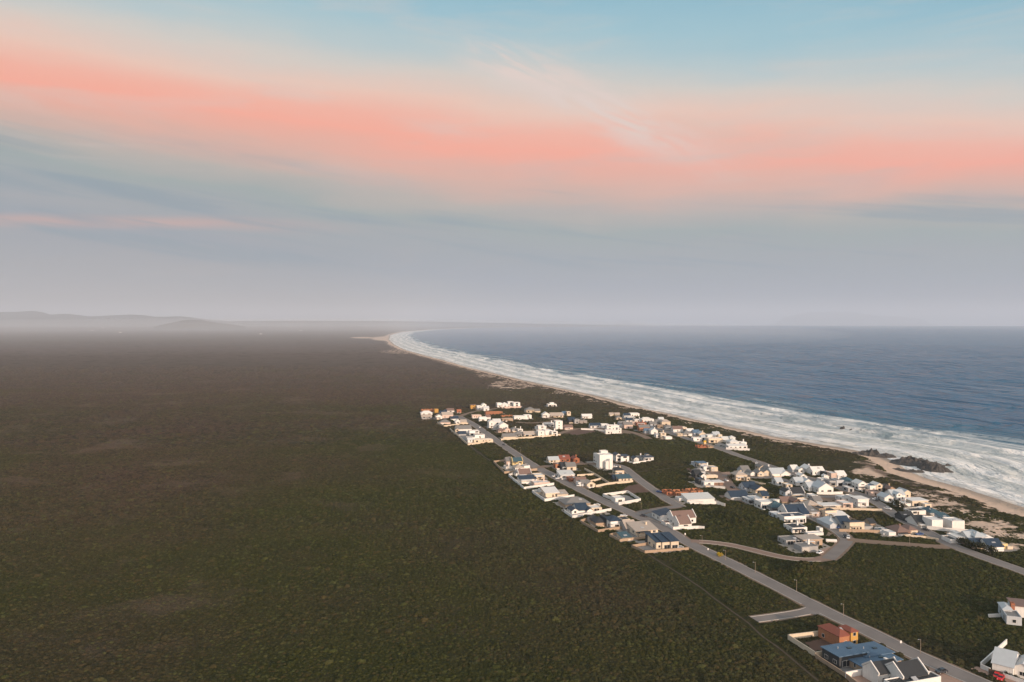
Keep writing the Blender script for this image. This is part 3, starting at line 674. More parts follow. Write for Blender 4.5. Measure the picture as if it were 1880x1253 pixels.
Hh('house with a bright navy roof beside the road end', 14, [(829, 842, 772, 3, 8, 'g', 'W', 'n')])
Hh('grey hip roofed house behind the cream corner wall at the north end', 14, [(808, 827, 779, 3, 9, 'h', 'K', 'g')])
Hh('white gabled house with long front wing inside the cream corner wall', 14, [(836, 846, 778, 4, 7, 'G', 'W', 'w'), (846, 857, 778, 3, 8, 'g', 'C', 'q')])
Hh('tall timber coloured house on the heath edge, orange brown top floor', 14, [(864, 874, 751, 7, 6, 'o', 'Y', 'b')])
Hh('white stepped house with a raised centre room right of the timber house', 14, [(876, 885, 752, 6, 8, 'f', 'W', 'w'), (885, 893, 751, 7.5, 7, 'G', 'W', 'w'), (888, 898, 755, 5, 8, 'g', 'W', 'l')])
Hh('large white house with arched roof on the heath edge, left of the pair', 14, [(913, 922, 748, 7, 9, 'f', 'W', 'w'), (922, 933, 748, 5, 9, 'h', 'W', 'w')])
Hh('large white house with dark upper windows on the heath edge, right of the pair', 14, [(933, 943, 746, 7.5, 8, 'f', 'W', 'w', 'd'), (943, 955, 747, 7, 9, 'f', 'W', 'w', 'd'), (926, 956, 750, 2.5, 3, 'f', 'K', 'q', 'x')])
Hh('long low orange brick shell in front of the large white pair', 14, [(892, 923, 761, 4.5, 8, 'u', 'O', '')], 'building site')
Hh('broad cream house with a sprawling grey hip roof near the heath edge', 12, [(966, 984, 758, 5, 12, 'h', 'C', 'g'), (982, 992, 758, 3, 8, 'g', 'C', 'g')])
Hh('rose white house just right of the north road end', 14, [(867, 884, 768, 5, 8, 'f', 'K', 'q')])
Hh('blocky white house in front of the rose white one beside the north road', 14, [(880, 894, 774, 7, 7, 'f', 'W', 'w'), (893, 901, 770, 4, 8, 'g', 'W', 'b')])
Hh('very low unfinished orange brick walls beside the long brick shell', 14, [(921, 942, 765.5, 2.5, 7, 'u', 'O', '')], 'building site')
Hh('low tan house with flat grey roof left of the long white house', 14, [(922, 942, 774, 4.5, 8, 'f', 'T', 'q')])
Hh('long low white house with regular windows in the middle of the north end', 12, [(944, 965, 771, 6, 9, 'f', 'W', 'w'), (963, 976, 770, 7, 8, 'f', 'W', 'w')])
Hh('white house with arched gable at the end of the pale court road', 10, [(996, 1010, 767, 5.5, 8, 'G', 'W', 'l')])
Hh('pale house with a wide grey roof right of the arched white gable', 10, [(1011, 1034, 767, 3.5, 11, 'g', 'C', 'q')])
Hh('white square tower house with a blue grey wing near the isolated house', 10, [(1041, 1048, 764, 7, 6, 'f', 'C', 'w'), (1033, 1041, 763, 4, 7, 'g', 'P', 's')])
Hh('isolated white house alone on the heath north of the village', 10, [(1006, 1022, 747, 4, 9, 'f', 'W', 'w', 'd'), (1010, 1017, 746, 6, 6, 'o', 'W', 'w', 'x')])
Hh('small white barn roofed house alone in the bush near the shore houses', 8, [(1069, 1087, 769, 5, 7, 'g', 'W', 'w')])
GROUP = 'houses on the upper main road'
Hh('big white house with two stepped gables right of the upper main road', 14, [(898, 908, 786, 11, 9, 'G', 'W', 'w'), (906, 920, 785, 10, 10, 'g', 'W', 'l'), (917, 933, 789, 8, 9, 'G', 'W', 'w')])
Hh('rose walled house with tan hip roof in front of the stepped white gables', 14, [(915, 927, 795, 4.5, 8, 'h', 'K', 'b'), (927, 937, 794, 5, 7, 'G', 'K', 'q', 'g')])
Hh('grey hip roofed house with a dark garage right of the rose walled house', 14, [(940, 952, 793, 4, 9, 'h', 'G', 'g'), (951, 960, 794, 5, 7, 'f', 'W', 'g', 'd')])
Hh('cream house with grey roof at the left end of the cream front wall', 14, [(924, 947, 806, 4, 9, 'g', 'C', 'g')])
Hh('grey roofed house second from the left behind the cream front wall', 14, [(946, 964, 802, 4.5, 9, 'h', 'G', 'g')])
Hh('cream house with arched porch third along the cream front wall', 14, [(962, 986, 802, 5, 8, 'g', 'C', 'q', 'd')])
Hh('white two storey cube at the right end of the cream front wall', 14, [(988, 1000, 803, 11, 8, 'f', 'W', 'w')])
Hh('white two storey house with rows of dark windows beside the white cube', 14, [(1001, 1013, 800, 9, 10, 'f', 'W', 'w', 'd'), (1013, 1024, 801, 8, 9, 'f', 'W', 'w', 'd')])
Hh('white angular house directly behind the white cube', 12, [(988, 1003, 792, 9, 8, 'f', 'W', 'w'), (984, 990, 789, 4, 6, 'f', 'W', 'g', 'x')])
Hh('long white house with a tall white tower at its right end', 12, [(1000, 1020, 784, 6, 8, 'f', 'W', 'w'), (1020, 1033, 789, 15, 8, 'f', 'W', 'w')])
Hh('small rose and brick house right of the white tower', 12, [(1037, 1052, 789, 4, 8, 'g', 'K', 'b')])
Hh('dark blue grey apartment block behind the small rose house', 10, [(1044, 1056, 777, 6, 8, 'g', 'D', 'n'), (1055, 1064, 778, 7, 8, 'f', 'G', 'n'), (1064, 1078, 778, 5, 8, 'f', 'U', 'g')], 'apartment block', 'apartment_block')
Hh('white gabled house with big grey roof, back of the walled row left of the road', 14, [(838, 866, 795, 7, 11, 'g', 'W', 'g'), (836, 843, 797, 8, 5, 'G', 'C', 'g')])
Hh('white two storey house with balconies second in the walled row left of the road', 14, [(862, 880, 800, 8, 8, 'f', 'W', 'w', 'd')])
Hh('white house with a small black roof in the middle of the walled row', 14, [(858, 872, 810, 6, 7, 'f', 'W', 'k'), (842, 856, 800, 3, 8, 'g', 'G', 'n'), (872, 890, 805, 6, 8, 'f', 'W', 'k')])
Hh('long cream house at the front of the walled row left of the road', 14, [(870, 905, 813, 5, 7, 'f', 'C', 'w'), (859, 868, 813, 5, 6, 'g', 'W', 'l')])
GROUP = 'houses left of the middle main road'
Hh('pale yellow house with twin gable ends inside the first walled plot', 15, [(941, 960, 854, 7, 7, 'gP', 'L', 't'), (930, 941, 853, 6, 9, 'g', 'K', 'g')])
Hh('white house with a grey hip roof in front of the pale yellow house', 15, [(946, 962, 865, 5.5, 9, 'h', 'W', 'q'), (962, 973, 861, 5, 7, 'f', 'W', 'k'), (929, 940, 861, 3, 8, 'f', 'W', 'k', 'g')])
Hh('white gabled house with brown roof at the back of the second walled plot', 15, [(952, 976, 875, 4.5, 9, 'gP', 'W', 'b'), (947, 953, 875, 5, 7, 'G', 'W', 'g')])
Hh('long low house with a dark blue roof in the second walled plot', 15, [(955, 986, 884, 4, 8, 'm', 'W', 'n')])
Hh('cream two storey block with one dark window beside the dark blue roof', 15, [(982, 1000, 881, 7.5, 9, 'f', 'C', 'w')])
Hh('low rose white house at the front of the second walled plot', 15, [(981, 1010, 892, 5, 8, 'f', 'K', 'w', 'd')])
Hh('tall house with a big bright white sheet roof above the third walled plot', 15, [(1002, 1027, 914, 8.5, 11, 'm', 'C', 'w'), (994, 1003, 908, 6, 8, 'f', 'W', 'g'), (1023, 1043, 914, 6, 8, 'm', 'C', 'q')])
Hh('large house with a grey pyramid roof left of the main road', 15, [(1038, 1084, 931, 5.5, 14, 'h', 'T', 'g')])
Hh('white house with dark navy gabled roofs behind a white front wall', 15, [(1050, 1062, 945, 7, 9, 'G', 'W', 'n'), (1060, 1080, 943, 6, 11, 'g', 'W', 'n'), (1078, 1089, 944, 6.5, 8, 'G', 'W', 'n'), (1086, 1105, 941, 7.5, 8, 'f', 'C', 'w', 'd')])
Hh('brown house with a dark slate hip roof inside the tan wall', 16, [(1094, 1114, 966, 6, 10, 'h', 'T', 'k'), (1086, 1096, 961, 4.5, 8, 'g', 'G', 'k')])
Hh('white two storey house with narrow dark windows and a deep blue roof', 16, [(1121, 1142, 970, 13, 9, 'h', 'W', 'n'), (1113, 1121, 966, 13, 10, 'f', 'D', 'k')])
Hh('low flat black roofed garage wing beside the white two storey blue roofed house', 16, [(1143, 1157, 961, 6, 8, 'f', 'C', 'k', 'g')], 'garage', 'garage')
Hh('long beige barn shaped house with a plain pale roof left of the main road', 16, [(1167, 1208, 982, 8, 12, 'm', 'C', 'q', 'c'), (1150, 1170, 976, 6, 11, 'g', 'G', 'q')])
Hh('small shed with a dark teal roof in front of the long beige house', 16, [(1142, 1159, 991, 4, 7, 'm', 'C', 't')], 'shed', 'shed')
Hh('cream two storey house with a wide dark navy roof, nearest on the left row', 17, [(1205, 1216, 1009, 13, 10, 'm', 'C', 'n'), (1216, 1233, 1009, 14, 11, 'm', 'C', 'n', 'd'), (1232, 1246, 1009, 15, 11, 'm', 'C', 'n', 'd'), (1197, 1206, 1003, 13, 8, 'm', 'D', 'n')])
GROUP = 'houses right of the middle main road'
Hh('small pale house with a blue grey roof at the corner of the upper side street', 13, [(1008, 1028, 850, 5, 8, 'g', 'C', 'p')])
Hh('red brick house with red roof along the upper side street', 13, [(1028, 1047, 849, 6, 9, 'g', 'B', 'r')])
Hh('red brick gable house left of the tall scaffolded brick building', 13, [(1053, 1064, 850, 7, 9, 'G', 'B', 'r')])
Hh('orange brick cube on the corner below the side street', 13, [(1020, 1031, 861, 8, 7, 'f', 'O', 'b')])
Hh('house with dark slate roof and cream gable beside the orange brick cube', 13, [(1031, 1044, 863, 6, 10, 'g', 'D', 'k'), (1041, 1058, 864, 7, 9, 'g', 'C', 'g')])
Hh('white house with a pale green grey sheet roof and parked cars', 14, [(1029, 1055, 879, 7, 10, 'm', 'W', 'l')])
Hh('low red brick house in front of the pale green grey roof', 14, [(1046, 1061, 885, 6, 8, 'f', 'B', 'b')])
Hh('rose roofed white house with walled back garden beside the brick house', 14, [(1060, 1078, 890, 5, 9, 'g', 'K', 'b'), (1062, 1068, 893, 6, 6, 'f', 'W', 'w')])
Hh('white house with an arched pale gable beside the main road', 14, [(1078, 1093, 895, 6, 8, 'G', 'C', 'q'), (1068, 1078, 893, 5, 7, 'g', 'P', 'g')])
Hh('tall three storey white box house towering over the side street', 12, [(1101, 1125, 860, 24, 9, 'f', 'W', 'w', 'x'), (1096, 1103, 852, 16, 10, 'f', 'W', 'w', 'd'), (1112, 1118, 862, 14, 3, 'G', 'W', 'w', 'x'), (1119, 1124, 862, 18, 2, 'f', 'W', 'w'), (1103, 1116, 855, 26, 5, 'f', 'W', 'w', 'x')])
Hh('white two storey house with gable and flat navy roof right of the tall box', 11, [(1131, 1140, 847, 11, 9, 'G', 'W', 'n'), (1140, 1155, 848, 10, 9, 'o', 'W', 'n', 'd')])
Hh('low white garage house with a dark roof beside the white plot wall', 11, [(1164, 1173, 848, 5.5, 8, 'G', 'W', 'n', 'g'), (1172, 1182, 843, 3, 7, 'f', 'G', 'g')])
Hh('white house with dark overhanging roof at the right end of the side street', 11, [(1182, 1200, 846, 6, 9, 'o', 'W', 'n', 'd'), (1186, 1192, 842, 7, 4, 'h', 'W', 'n', 'x')])
Hh('small square cream tower house with a dark pyramid cap', 12, [(1130, 1146, 873, 9, 7, 'h', 'C', 'k', 'c')])
Hh('long low house with a bright teal roof and cream front', 12, [(1136, 1161, 885, 6, 9, 'm', 'C', 't'), (1127, 1136, 883, 4, 7, 'g', 'D', 'n')])
Hh('small white cube house inside the empty white walled plot', 13, [(1130, 1147, 924, 8, 8, 'f', 'W', 'w')])
Hh('white house with a tilted navy roof beside the link road', 14, [(1212, 1238, 957, 10, 12, 'p', 'W', 'n')])
Hh('large white house with brown tile roofs and raised white gable ends', 15, [(1236, 1278, 962, 11, 9, 'gP', 'W', 'b', 'c'), (1246, 1270, 971, 9, 9, 'gP', 'W', 'b'), (1222, 1234, 966, 5, 6, 'f', 'W', 'b', 'x')])
Hh('orange brick house shell standing open at the end of the inner street', 12, [(1224, 1240, 910, 7, 9, 'u', 'B', ''), (1240, 1264, 911, 8, 9, 'u', 'O', ''), (1268, 1291, 909, 8, 9, 'u', 'O', '')], 'building site')
Hh('long white house with pale metal roof behind a white garden wall', 11, [(1263, 1312, 923, 6, 11, 'm', 'W', 'l', 'd'), (1247, 1263, 920, 4, 7, 'f', 'W', 'l')])
GROUP = 'houses along the north shore road'
Hh('pair of tiny cream cottages at the far end of the shore road', 6, [(1119, 1127, 764, 3, 6, 'g', 'L', 'q'), (1129, 1138, 764, 3, 6, 'g', 'C', 'q')])
Hh('white house with navy roof, first in the shoreside cluster beside the beach', 6, [(1146, 1158, 768, 5, 8, 'g', 'W', 'n'), (1157, 1174, 765, 5, 9, 'f', 'W', 'w')])
Hh('dark fronted house with white roof edge second along the shore road', 6, [(1152, 1166, 771, 4, 8, 'o', 'D', 'w')])
Hh('long white flat roofed house third along the seaward side', 6, [(1165, 1180, 775, 4, 8, 'f', 'W', 'k'), (1179, 1201, 776, 5.5, 9, 'f', 'W', 'w')])
Hh('cream house with grey roof fourth along the seaward side', 6, [(1205, 1216, 780, 5, 8, 'g', 'G', 'g'), (1215, 1231, 782, 7, 8, 'h', 'C', 'q')])
Hh('brownish house with dark glass beside the bend of the shore road', 6, [(1207, 1222, 787, 5, 8, 'f', 'T', 'k')])
Hh('white house with long front wall and rose roof seaward of the shore road', 6, [(1236, 1254, 794, 6, 9, 'g', 'W', 'b'), (1250, 1261, 792, 6.5, 7, 'f', 'C', 'w', 'd')])
Hh('pale house with a grey hip roof below the rose roofed white house', 6, [(1255, 1271, 801, 4.5, 9, 'h', 'W', 'g')])
Hh('white and blue house with steep twin gables near the beach', 6, [(1284, 1296, 803, 6, 8, 'G', 'C', 'p'), (1274, 1285, 801, 6, 9, 'g', 'P', 's')])
Hh('low white flat house on the road below the steep twin gables', 6, [(1273, 1289, 810, 5, 7, 'f', 'W', 'w'), (1288, 1295, 808, 5, 6, 'g', 'P', 'p')])
Hh('cream house with dark glass and a small square lookout near the beach', 6, [(1301, 1327, 813, 7, 9, 'f', 'C', 'w', 'd'), (1319, 1326, 808, 9, 4, 'f', 'C', 'w', 'x'), (1299, 1315, 806, 6, 8, 'f', 'W', 'l')])
Hh('unfinished low brick walls on the landward edge of the shore road', 8, [(1281, 1300, 823, 4.5, 7, 'u', 'B', ''), (1300, 1310, 823, 4, 6, 'u', 'T', '')], 'building site')
Hh('white house with a pyramid roof above a long sloping white wall', 6, [(1340, 1357, 818, 6, 10, 'h', 'W', 'l'), (1338, 1372, 825, 5.5, 7, 'm', 'W', 'w'), (1340, 1350, 808, 4, 6, 'h', 'W', 'l')])
Hh('small white house with navy gable left of the white two storey pair', 8, [(1084, 1103, 786, 4.5, 8, 'g', 'W', 'n')])
Hh('white stepped two storey house on the slope road', 8, [(1104, 1118, 786, 6, 8, 'f', 'W', 'w'), (1114, 1137, 790, 8, 8, 'f', 'W', 'w'), (1112, 1134, 797, 6.5, 5, 'f', 'W', 'w'), (1134, 1141, 796, 9, 7, 'f', 'W', 'w')])
Hh('grey and rose house with a slate roof behind the slope road', 8, [(1137, 1150, 783, 5, 8, 'g', 'P', 'g'), (1146, 1162, 787, 7, 9, 'g', 'K', 'g')])
Hh('orange brick house facing the slope road', 8, [(1174, 1193, 792, 7, 8, 'g', 'O', 'g')])
Hh('red brick flat house behind the orange brick house', 8, [(1169, 1187, 782, 5, 8, 'f', 'B', 'b')])
Hh('pale blue house with white gable below the orange brick house', 8, [(1195, 1208, 798, 7, 8, 'G', 'W', 'p'), (1184, 1196, 796, 5, 7, 'g', 'P', 's')])
Hh('modern cream house with a tall square block above the open bush', 8, [(1213, 1223, 805, 9, 7, 'f', 'C', 'w'), (1205, 1214, 804, 5, 8, 'f', 'W', 'l'), (1222, 1234, 807, 4, 6, 'f', 'W', 'w')])
GROUP = 'houses on the fork above the open bush'
Hh('white house with a flat blue roof at the top of the brick paved fork', 8, [(1283, 1299, 859, 8, 9, 'o', 'C', 's'), (1275, 1284, 856, 5, 8, 'f', 'P', 's')])
Hh('long pale flat house beside the brick paved fork', 8, [(1292, 1307, 864, 6, 8, 'f', 'W', 'w'), (1306, 1318, 866, 7, 8, 'f', 'C', 'w', 'g')])
Hh('charcoal house with a single white gable left of the fork road', 8, [(1287, 1297, 881, 8, 7, 'G', 'W', 'k'), (1277, 1288, 879, 8, 9, 'g', 'D', 'k')])
Hh('pale house with a curved grey roof behind the charcoal house', 8, [(1277, 1295, 871, 5, 8, 'h', 'P', 'g'), (1297, 1318, 878, 4, 3, 'f', 'C', 'w', 'x')])
Hh('white terraced house with navy side and brick terrace left of the fork road', 8, [(1293, 1311, 893, 7, 8, 'f', 'W', 'w'), (1283, 1294, 890, 9, 8, 'f', 'D', 'n'), (1311, 1328, 892, 6, 8, 'o', 'S', 'w')])
Hh('cream house with a square hip roof right of the fork', 8, [(1351, 1372, 882, 9, 10, 'h', 'C', 'q', 'c'), (1371, 1377, 884, 6, 6, 'f', 'C', 'q')])
Hh('white house with three small gables at the left end of the grey roofed row', 8, [(1378, 1387, 874, 5, 9, 'G', 'W', 'g'), (1364, 1378, 870, 5, 11, 'g', 'P', 'g')])
Hh('cream gabled house in the middle of the grey roofed row', 8, [(1391, 1403, 875, 6, 9, 'G', 'C', 'g'), (1395, 1405, 864, 6, 9, 'G', 'C', 'g')])
Hh('cream house with a dark garage right of the middle grey roofed gable', 8, [(1402, 1413, 874, 7, 9, 'G', 'C', 'g', 'g'), (1408, 1420, 868, 6, 9, 'G', 'W', 'g')])
Hh('long white house with a pale blue metal roof beside the shore road', 8, [(1418, 1444, 875, 5, 12, 'g', 'W', 'p'), (1434, 1452, 875, 4, 8, 'G', 'W', 'w')])
Hh('cream house with a navy roof and front gable, right of the fork road', 10, [(1387, 1408, 907, 7, 8, 'G', 'C', 'n'), (1368, 1390, 901, 6, 10, 'g', 'P', 'n', 'c')])
Hh('long white house with a very dark navy roof facing the open bush', 10, [(1342, 1374, 917, 5, 10, 'g', 'W', 'n')])
Hh('pale blue modern flat house on the edge of the open bush', 10, [(1373, 1386, 925, 7, 9, 'f', 'P', 'w', 'd'), (1384, 1402, 926, 9, 10, 'f', 'P', 'p')])
Hh('white two storey house with dark balcony windows on the bush edge', 10, [(1397, 1421, 935, 12, 9, 'f', 'W', 'w', 'd'), (1420, 1431, 930, 9, 7, 'M', 'W', 'p')])
Hh('grey walled house with a teal roof behind the bush edge', 10, [(1416, 1444, 938, 6, 11, 'h', 'G', 't')])
GROUP = 'houses in the crowded middle cluster'
Hh('big white house under broad navy roofs on the edge of the open bush', 10, [(1440, 1480, 961, 12, 9, 'f', 'W', 'n', 'd'), (1445, 1484, 949, 7, 11, 'gP', 'W', 'n', 'c'), (1426, 1442, 954, 7, 10, 'f', 'P', 'w'), (1473, 1486, 950, 6, 9, 'g', 'W', 'n')])
Hh('white flat house with a sunken black roof and slanted wall, above the grey complex', 10, [(1455, 1482, 980, 10, 10, 'f', 'W', 'k'), (1483, 1512, 984, 4, 4, 'f', 'W', 'w', 'x'), (1505, 1511, 977, 6, 4, 'f', 'W', 'w', 'x')])
Hh('grey stone house complex with flat roofs at the bend of the street', 10, [(1475, 1510, 1002, 11, 9, 'o', 'T', 'q'), (1443, 1475, 1001, 8, 9, 'f', 'G', 'g', 'd'), (1472, 1502, 1013, 8, 8, 'f', 'G', 'g', 'g')])
Hh('white gabled house with a black roof left of the yard road', 10, [(1453, 1478, 912, 6, 9, 'gP', 'W', 'k'), (1442, 1454, 912, 9, 8, 'G', 'P', 'k')])
Hh('small cream house with a black roof beside the brown brick gable', 10, [(1464, 1482, 921, 6, 8, 'f', 'C', 'k')])
Hh('brown stone house with a red brown chimney gable in the crowded cluster', 10, [(1458, 1470, 928, 7, 8, 'G', 'S', 'b'), (1436, 1458, 925, 4, 8, 'g', 'T', 'b')])
Hh('grey house with pale gravel roofs in the centre of the crowded cluster', 10, [(1464, 1482, 938, 7, 10, 'f', 'G', 'g'), (1482, 1508, 937, 7, 10, 'h', 'G', 'q')])
Hh('rose house with sloping side walls in front of the grey gravel roofs', 10, [(1486, 1508, 948, 8, 8, 'm', 'K', 'g', 'g')])
Hh('cream two storey house with black flat roof at the left end of the cream wall', 10, [(1515, 1536, 950, 11, 8, 'f', 'C', 'k'), (1504, 1516, 947, 12, 9, 'f', 'T', 'k')])
Hh('low cream flat house with a pale roof along the cream wall', 9, [(1512, 1546, 934, 5, 8, 'o', 'C', 'w')])
Hh('rose house with a chimney room left of the white two storey box', 8, [(1548, 1566, 934, 9, 9, 'f', 'K', 'w'), (1547, 1564, 922, 7, 9, 'f', 'W', 'w')])
Hh('white two storey box with overhanging roof beside the shore road', 8, [(1575, 1595, 930, 13, 9, 'o', 'W', 'w'), (1565, 1574, 926, 12, 9, 'f', 'W', 'l')])
Hh('white house with a stepped parapet wall behind the pale blue roof', 9, [(1534, 1559, 954, 5, 8, 'm', 'W', 'w'), (1540, 1552, 949, 6, 7, 'f', 'W', 'w', 'x')])
Hh('house with a large pale blue folded roof beside the street', 9, [(1520, 1545, 968, 6, 12, 'h', 'P', 'p'), (1524, 1536, 971, 7, 7, 'G', 'P', 'p', 'd')])
Hh('cream two storey house with a dark blue roof above the tan wall', 9, [(1560, 1587, 975, 12, 8, 'M', 'C', 'n'), (1545, 1563, 971, 9, 11, 'g', 'G', 'n', 'c'), (1587, 1603, 974, 6, 7, 'f', 'G', 'g')])
Hh('small pale teal outbuilding on the bush beside the brown hip roof', 8, [(1616, 1632, 979, 5, 6, 'f', 'P', 't')], 'outbuilding', 'outbuilding')
Hh('sprawling house with brown hip roofs beside the shore road', 8, [(1648, 1672, 982, 5, 11, 'h', 'S', 'b'), (1668, 1685, 980, 6, 9, 'h', 'C', 'b'), (1632, 1645, 984, 5, 6, 'f', 'W', 'w')])
GROUP = 'houses along the near shore road'
Hh('white house with pale gables furthest left on the beachside row', 6, [(1466, 1477, 869, 6, 9, 'G', 'W', 'w'), (1455, 1467, 867, 5, 9, 'g', 'P', 'w')])
Hh('large white gabled house second on the beachside row', 6, [(1480, 1496, 868, 7, 10, 'G', 'W', 'w'), (1492, 1514, 873, 8, 9, 'g', 'W', 'w')])
Hh('dark glass house with a blank rose wall on the beachside row', 6, [(1526, 1537, 879, 9, 9, 'f', 'K', 'w', 'x'), (1514, 1527, 876, 8, 10, 'f', 'D', 'n', 'd')])
Hh('white cube house just inland of the dark glass house', 6, [(1508, 1523, 889, 8, 7, 'f', 'W', 'w'), (1514, 1522, 881, 6, 5, 'G', 'W', 'w', 'x')])
Hh('white gable behind the grey glass house on the beach side', 6, [(1538, 1554, 879, 6, 9, 'g', 'W', 'w')])
Hh('grey house with tall glass bays on the beach side', 6, [(1523, 1536, 893, 9, 8, 'f', 'G', 'g', 'd'), (1536, 1550, 893, 10, 9, 'f', 'P', 'g', 'd')])
Hh('teal roofed glass house beside the grey house with tall bays', 6, [(1551, 1569, 893, 9, 9, 'h', 'P', 't', 'd')])
Hh('steep white gabled house next to the sand dunes', 6, [(1576, 1592, 901, 12, 9, 'G', 'W', 'w'), (1571, 1577, 897, 10, 9, 'f', 'G', 'w')])
Hh('white house with a flat bright blue roof beside the dunes', 6, [(1597, 1611, 903, 10, 8, 'f', 'W', 's'), (1609, 1620, 903, 12, 8, 'G', 'C', 'w')])
Hh('rose stone house below the flat bright blue roof', 6, [(1598, 1618, 911, 7, 7, 'f', 'K', 'b')])
Hh('brown house with an arched cream gable half hidden by bushes', 6, [(1631, 1644, 905, 7, 9, 'G', 'T', 'b'), (1621, 1633, 903, 6, 8, 'g', 'D', 'k')])
Hh('white house with many small pale blue gables beside the dunes', 6, [(1624, 1641, 922, 8, 9, 'G', 'W', 'p'), (1638, 1662, 919, 10, 9, 'g', 'W', 'p'), (1646, 1656, 921, 13, 6, 'G', 'W', 'p'), (1660, 1672, 915, 11, 9, 'G', 'C', 'p')])
Hh('cream modern house with a long window band and brick base', 6, [(1675, 1704, 931, 11, 9, 'o', 'C', 'w', 'd'), (1651, 1676, 931, 5, 7, 'f', 'W', 'w', 'x'), (1698, 1710, 935, 8, 6, 'f', 'C', 'w')])
Hh('low white house with a black roof below the cream modern house', 6, [(1673, 1700, 946, 7, 8, 'f', 'W', 'k'), (1694, 1706, 941, 5, 7, 'f', 'W', 'w')])
Hh('house with a sprawling grey green hip roof behind the white boxes', 6, [(1708, 1727, 947, 5, 11, 'h', 'G', 't')])
Hh('dark grey house screened by bushes along the shore road', 6, [(1659, 1680, 957, 6, 9, 'g', 'D', 'k')])
Hh('house with a charcoal roof and white garage front on the shore road', 6, [(1684, 1702, 967, 6, 12, 'g', 'W', 'k', 'g')])
Hh('tall blank white box house, left one of the pair on one white base wall', 6, [(1711, 1731, 972, 16, 9, 'f', 'W', 'w', 'x'), (1706, 1712, 968, 15, 7, 'f', 'P', 'w')])
Hh('tall blank white box house, right one of the pair on one white base wall', 6, [(1748, 1771, 974, 16, 9, 'f', 'W', 'w', 'x'), (1731, 1748, 967, 15, 8, 'm', 'P', 't')])
Hh('low white L shaped house beside the shore road below the white boxes', 4, [(1745, 1759, 998, 6, 8, 'f', 'W', 'k'), (1757, 1772, 994, 6, 9, 'f', 'W', 'w')])
Hh('large pale blue hip roofed house near the dunes at the right edge', 4, [(1790, 1812, 996, 10, 11, 'h', 'P', 'p'), (1778, 1792, 995, 6, 9, 'g', 'W', 'p'), (1808, 1828, 997, 6, 10, 'h', 'W', 'w')])
Hh('low house with a navy roof in front of the pale blue hip roof', 4, [(1786, 1810, 1005, 4, 8, 'g', 'C', 'n')])
Hh('cream house with a wide navy roof at the lower right end of the dunes', 4, [(1815, 1843, 1009, 5, 10, 'g', 'W', 'n'), (1841, 1850, 1008, 8, 6, 'f', 'L', 'w'), (1850, 1860, 1009, 4, 6, 'f', 'C', 'w')])
GROUP = 'large houses at the bottom right corner'
Hh('orange brick house with a red tile roof and square tower beside the main road', 20, [(1541, 1563, 1188, 20, 11, 'h', 'O', 'r', 's'), (1562, 1575, 1186.5, 26, 6, 'h', 'Y', 'r')])
def roof_gear(e):
    for c in [k for k in kids(e) if k.name.startswith('roof')]:
        xs = [v.co.x for v in c.data.vertices]; ys = [v.co.y for v in c.data.vertices]; z = max(v.co.z for v in c.data.vertices); x0, x1, y0, y1 = min(xs), max(xs), min(ys), max(ys)
        b = MB(); n = int((x1 - x0) / .9)
        for i in range(1, n): b.box(x0 + i * (x1 - x0) / n - .04, x0 + i * (x1 - x0) / n + .04, y0 + .05, y1 - .05, z + .003, z + .07)
        b.build('ridge_ribs', ROOF['s'], c)
        cx, cy = x0 * .35 + x1 * .65, (y0 + y1) / 2
        MB().box(cx - .8, cx + .8, cy - .5, cy + .5, z + .003, z + .3).build('skylight', GLASS, c); MB().tube((cx - 4, cy + 1, z), (cx - 4, cy + 1, z + .7), .16, .16, 10).build('vent_pipe', METAL, c)
Hh('dark walled modern house with wide flat steel blue roofs in three steps', 19, [(1541, 1592, 1223, 21, 8.5, 'o', 'D', 's', 'd'), (1590, 1640, 1217, 14.5, 9, 'o', 'C', 's', 'd'), (1583, 1655, 1231, 13, 6.5, 'o', 'T', 's')], extra=roof_gear)
def pergola(e):
    b = MB()
    for i in range(9): b.box(-7.2 + i * .75, -6.9 + i * .75, -1.9, 2.0, 2.75, 2.95)
    b.box(-7.4, -.7, -1.7, -1.5, 2.5, 2.75).box(-7.4, -.7, 1.6, 1.8, 2.5, 2.75)
    for xx in (-7.3, -1.0): b.box(xx, xx + .3, -1.7, -1.45, 0, 2.5)
    b.build('pergola', WALL['W'], e)
Hh('white house with charcoal roofs, raised gables and slatted pergola at the bottom edge', 18, [(1657, 1704, 1264, 23, 8.5, 'gP', 'W', 'k'), (1641, 1728, 1272, 20, 4.2, 'f', 'W', 'k'), (1612, 1656, 1255, 20, 7, 'gP', 'W', 'k', 'c')], extra=pergola)
Hh('white house with pale blue metal roofs and an open garage holding a red car', -42, [(1821, 1860, 1240, 19, 12, 'g', 'W', 'p', 'x'), (1862, 1892, 1246, 20, 10, 'G', 'W', 'p')])
Hh('pale blue grey house with brick chimney stack at the right edge above the bush', -20, [(1848, 1876, 1148, 14, 8, 'f', 'P', 'g'), (1841, 1858, 1137, 17, 8, 'h', 'P', 'p'), (1860, 1888, 1134, 20, 9, 'o', 'W', 'b', 'd'), (1856, 1863, 1133, 23, 2.2, 'f', 'B', 'b', 'x')])
GROUP = 'white farm buildings far off on the plain'
for px_, py_, lb in ((168, 607.4, 'tiny white farm building far off on the left plain, furthest left'), (220, 611, 'long tiny white farm building far off on the left plain, brightest one'), (189, 603, 'faint tiny white farm building just under the left hills'), (478, 614, 'tiny white farm building on the plain near the mist'), (552, 608, 'tiny pale farm building on the plain left of the far beach')):
    Hh(lb, 5, [(px_ - 2, px_ + 2, py_, .6, 25, 'g', 'W', 'w', 'x')], 'farm building', 'farm_building')
GROUP = 'small houses packed along the north shore road'
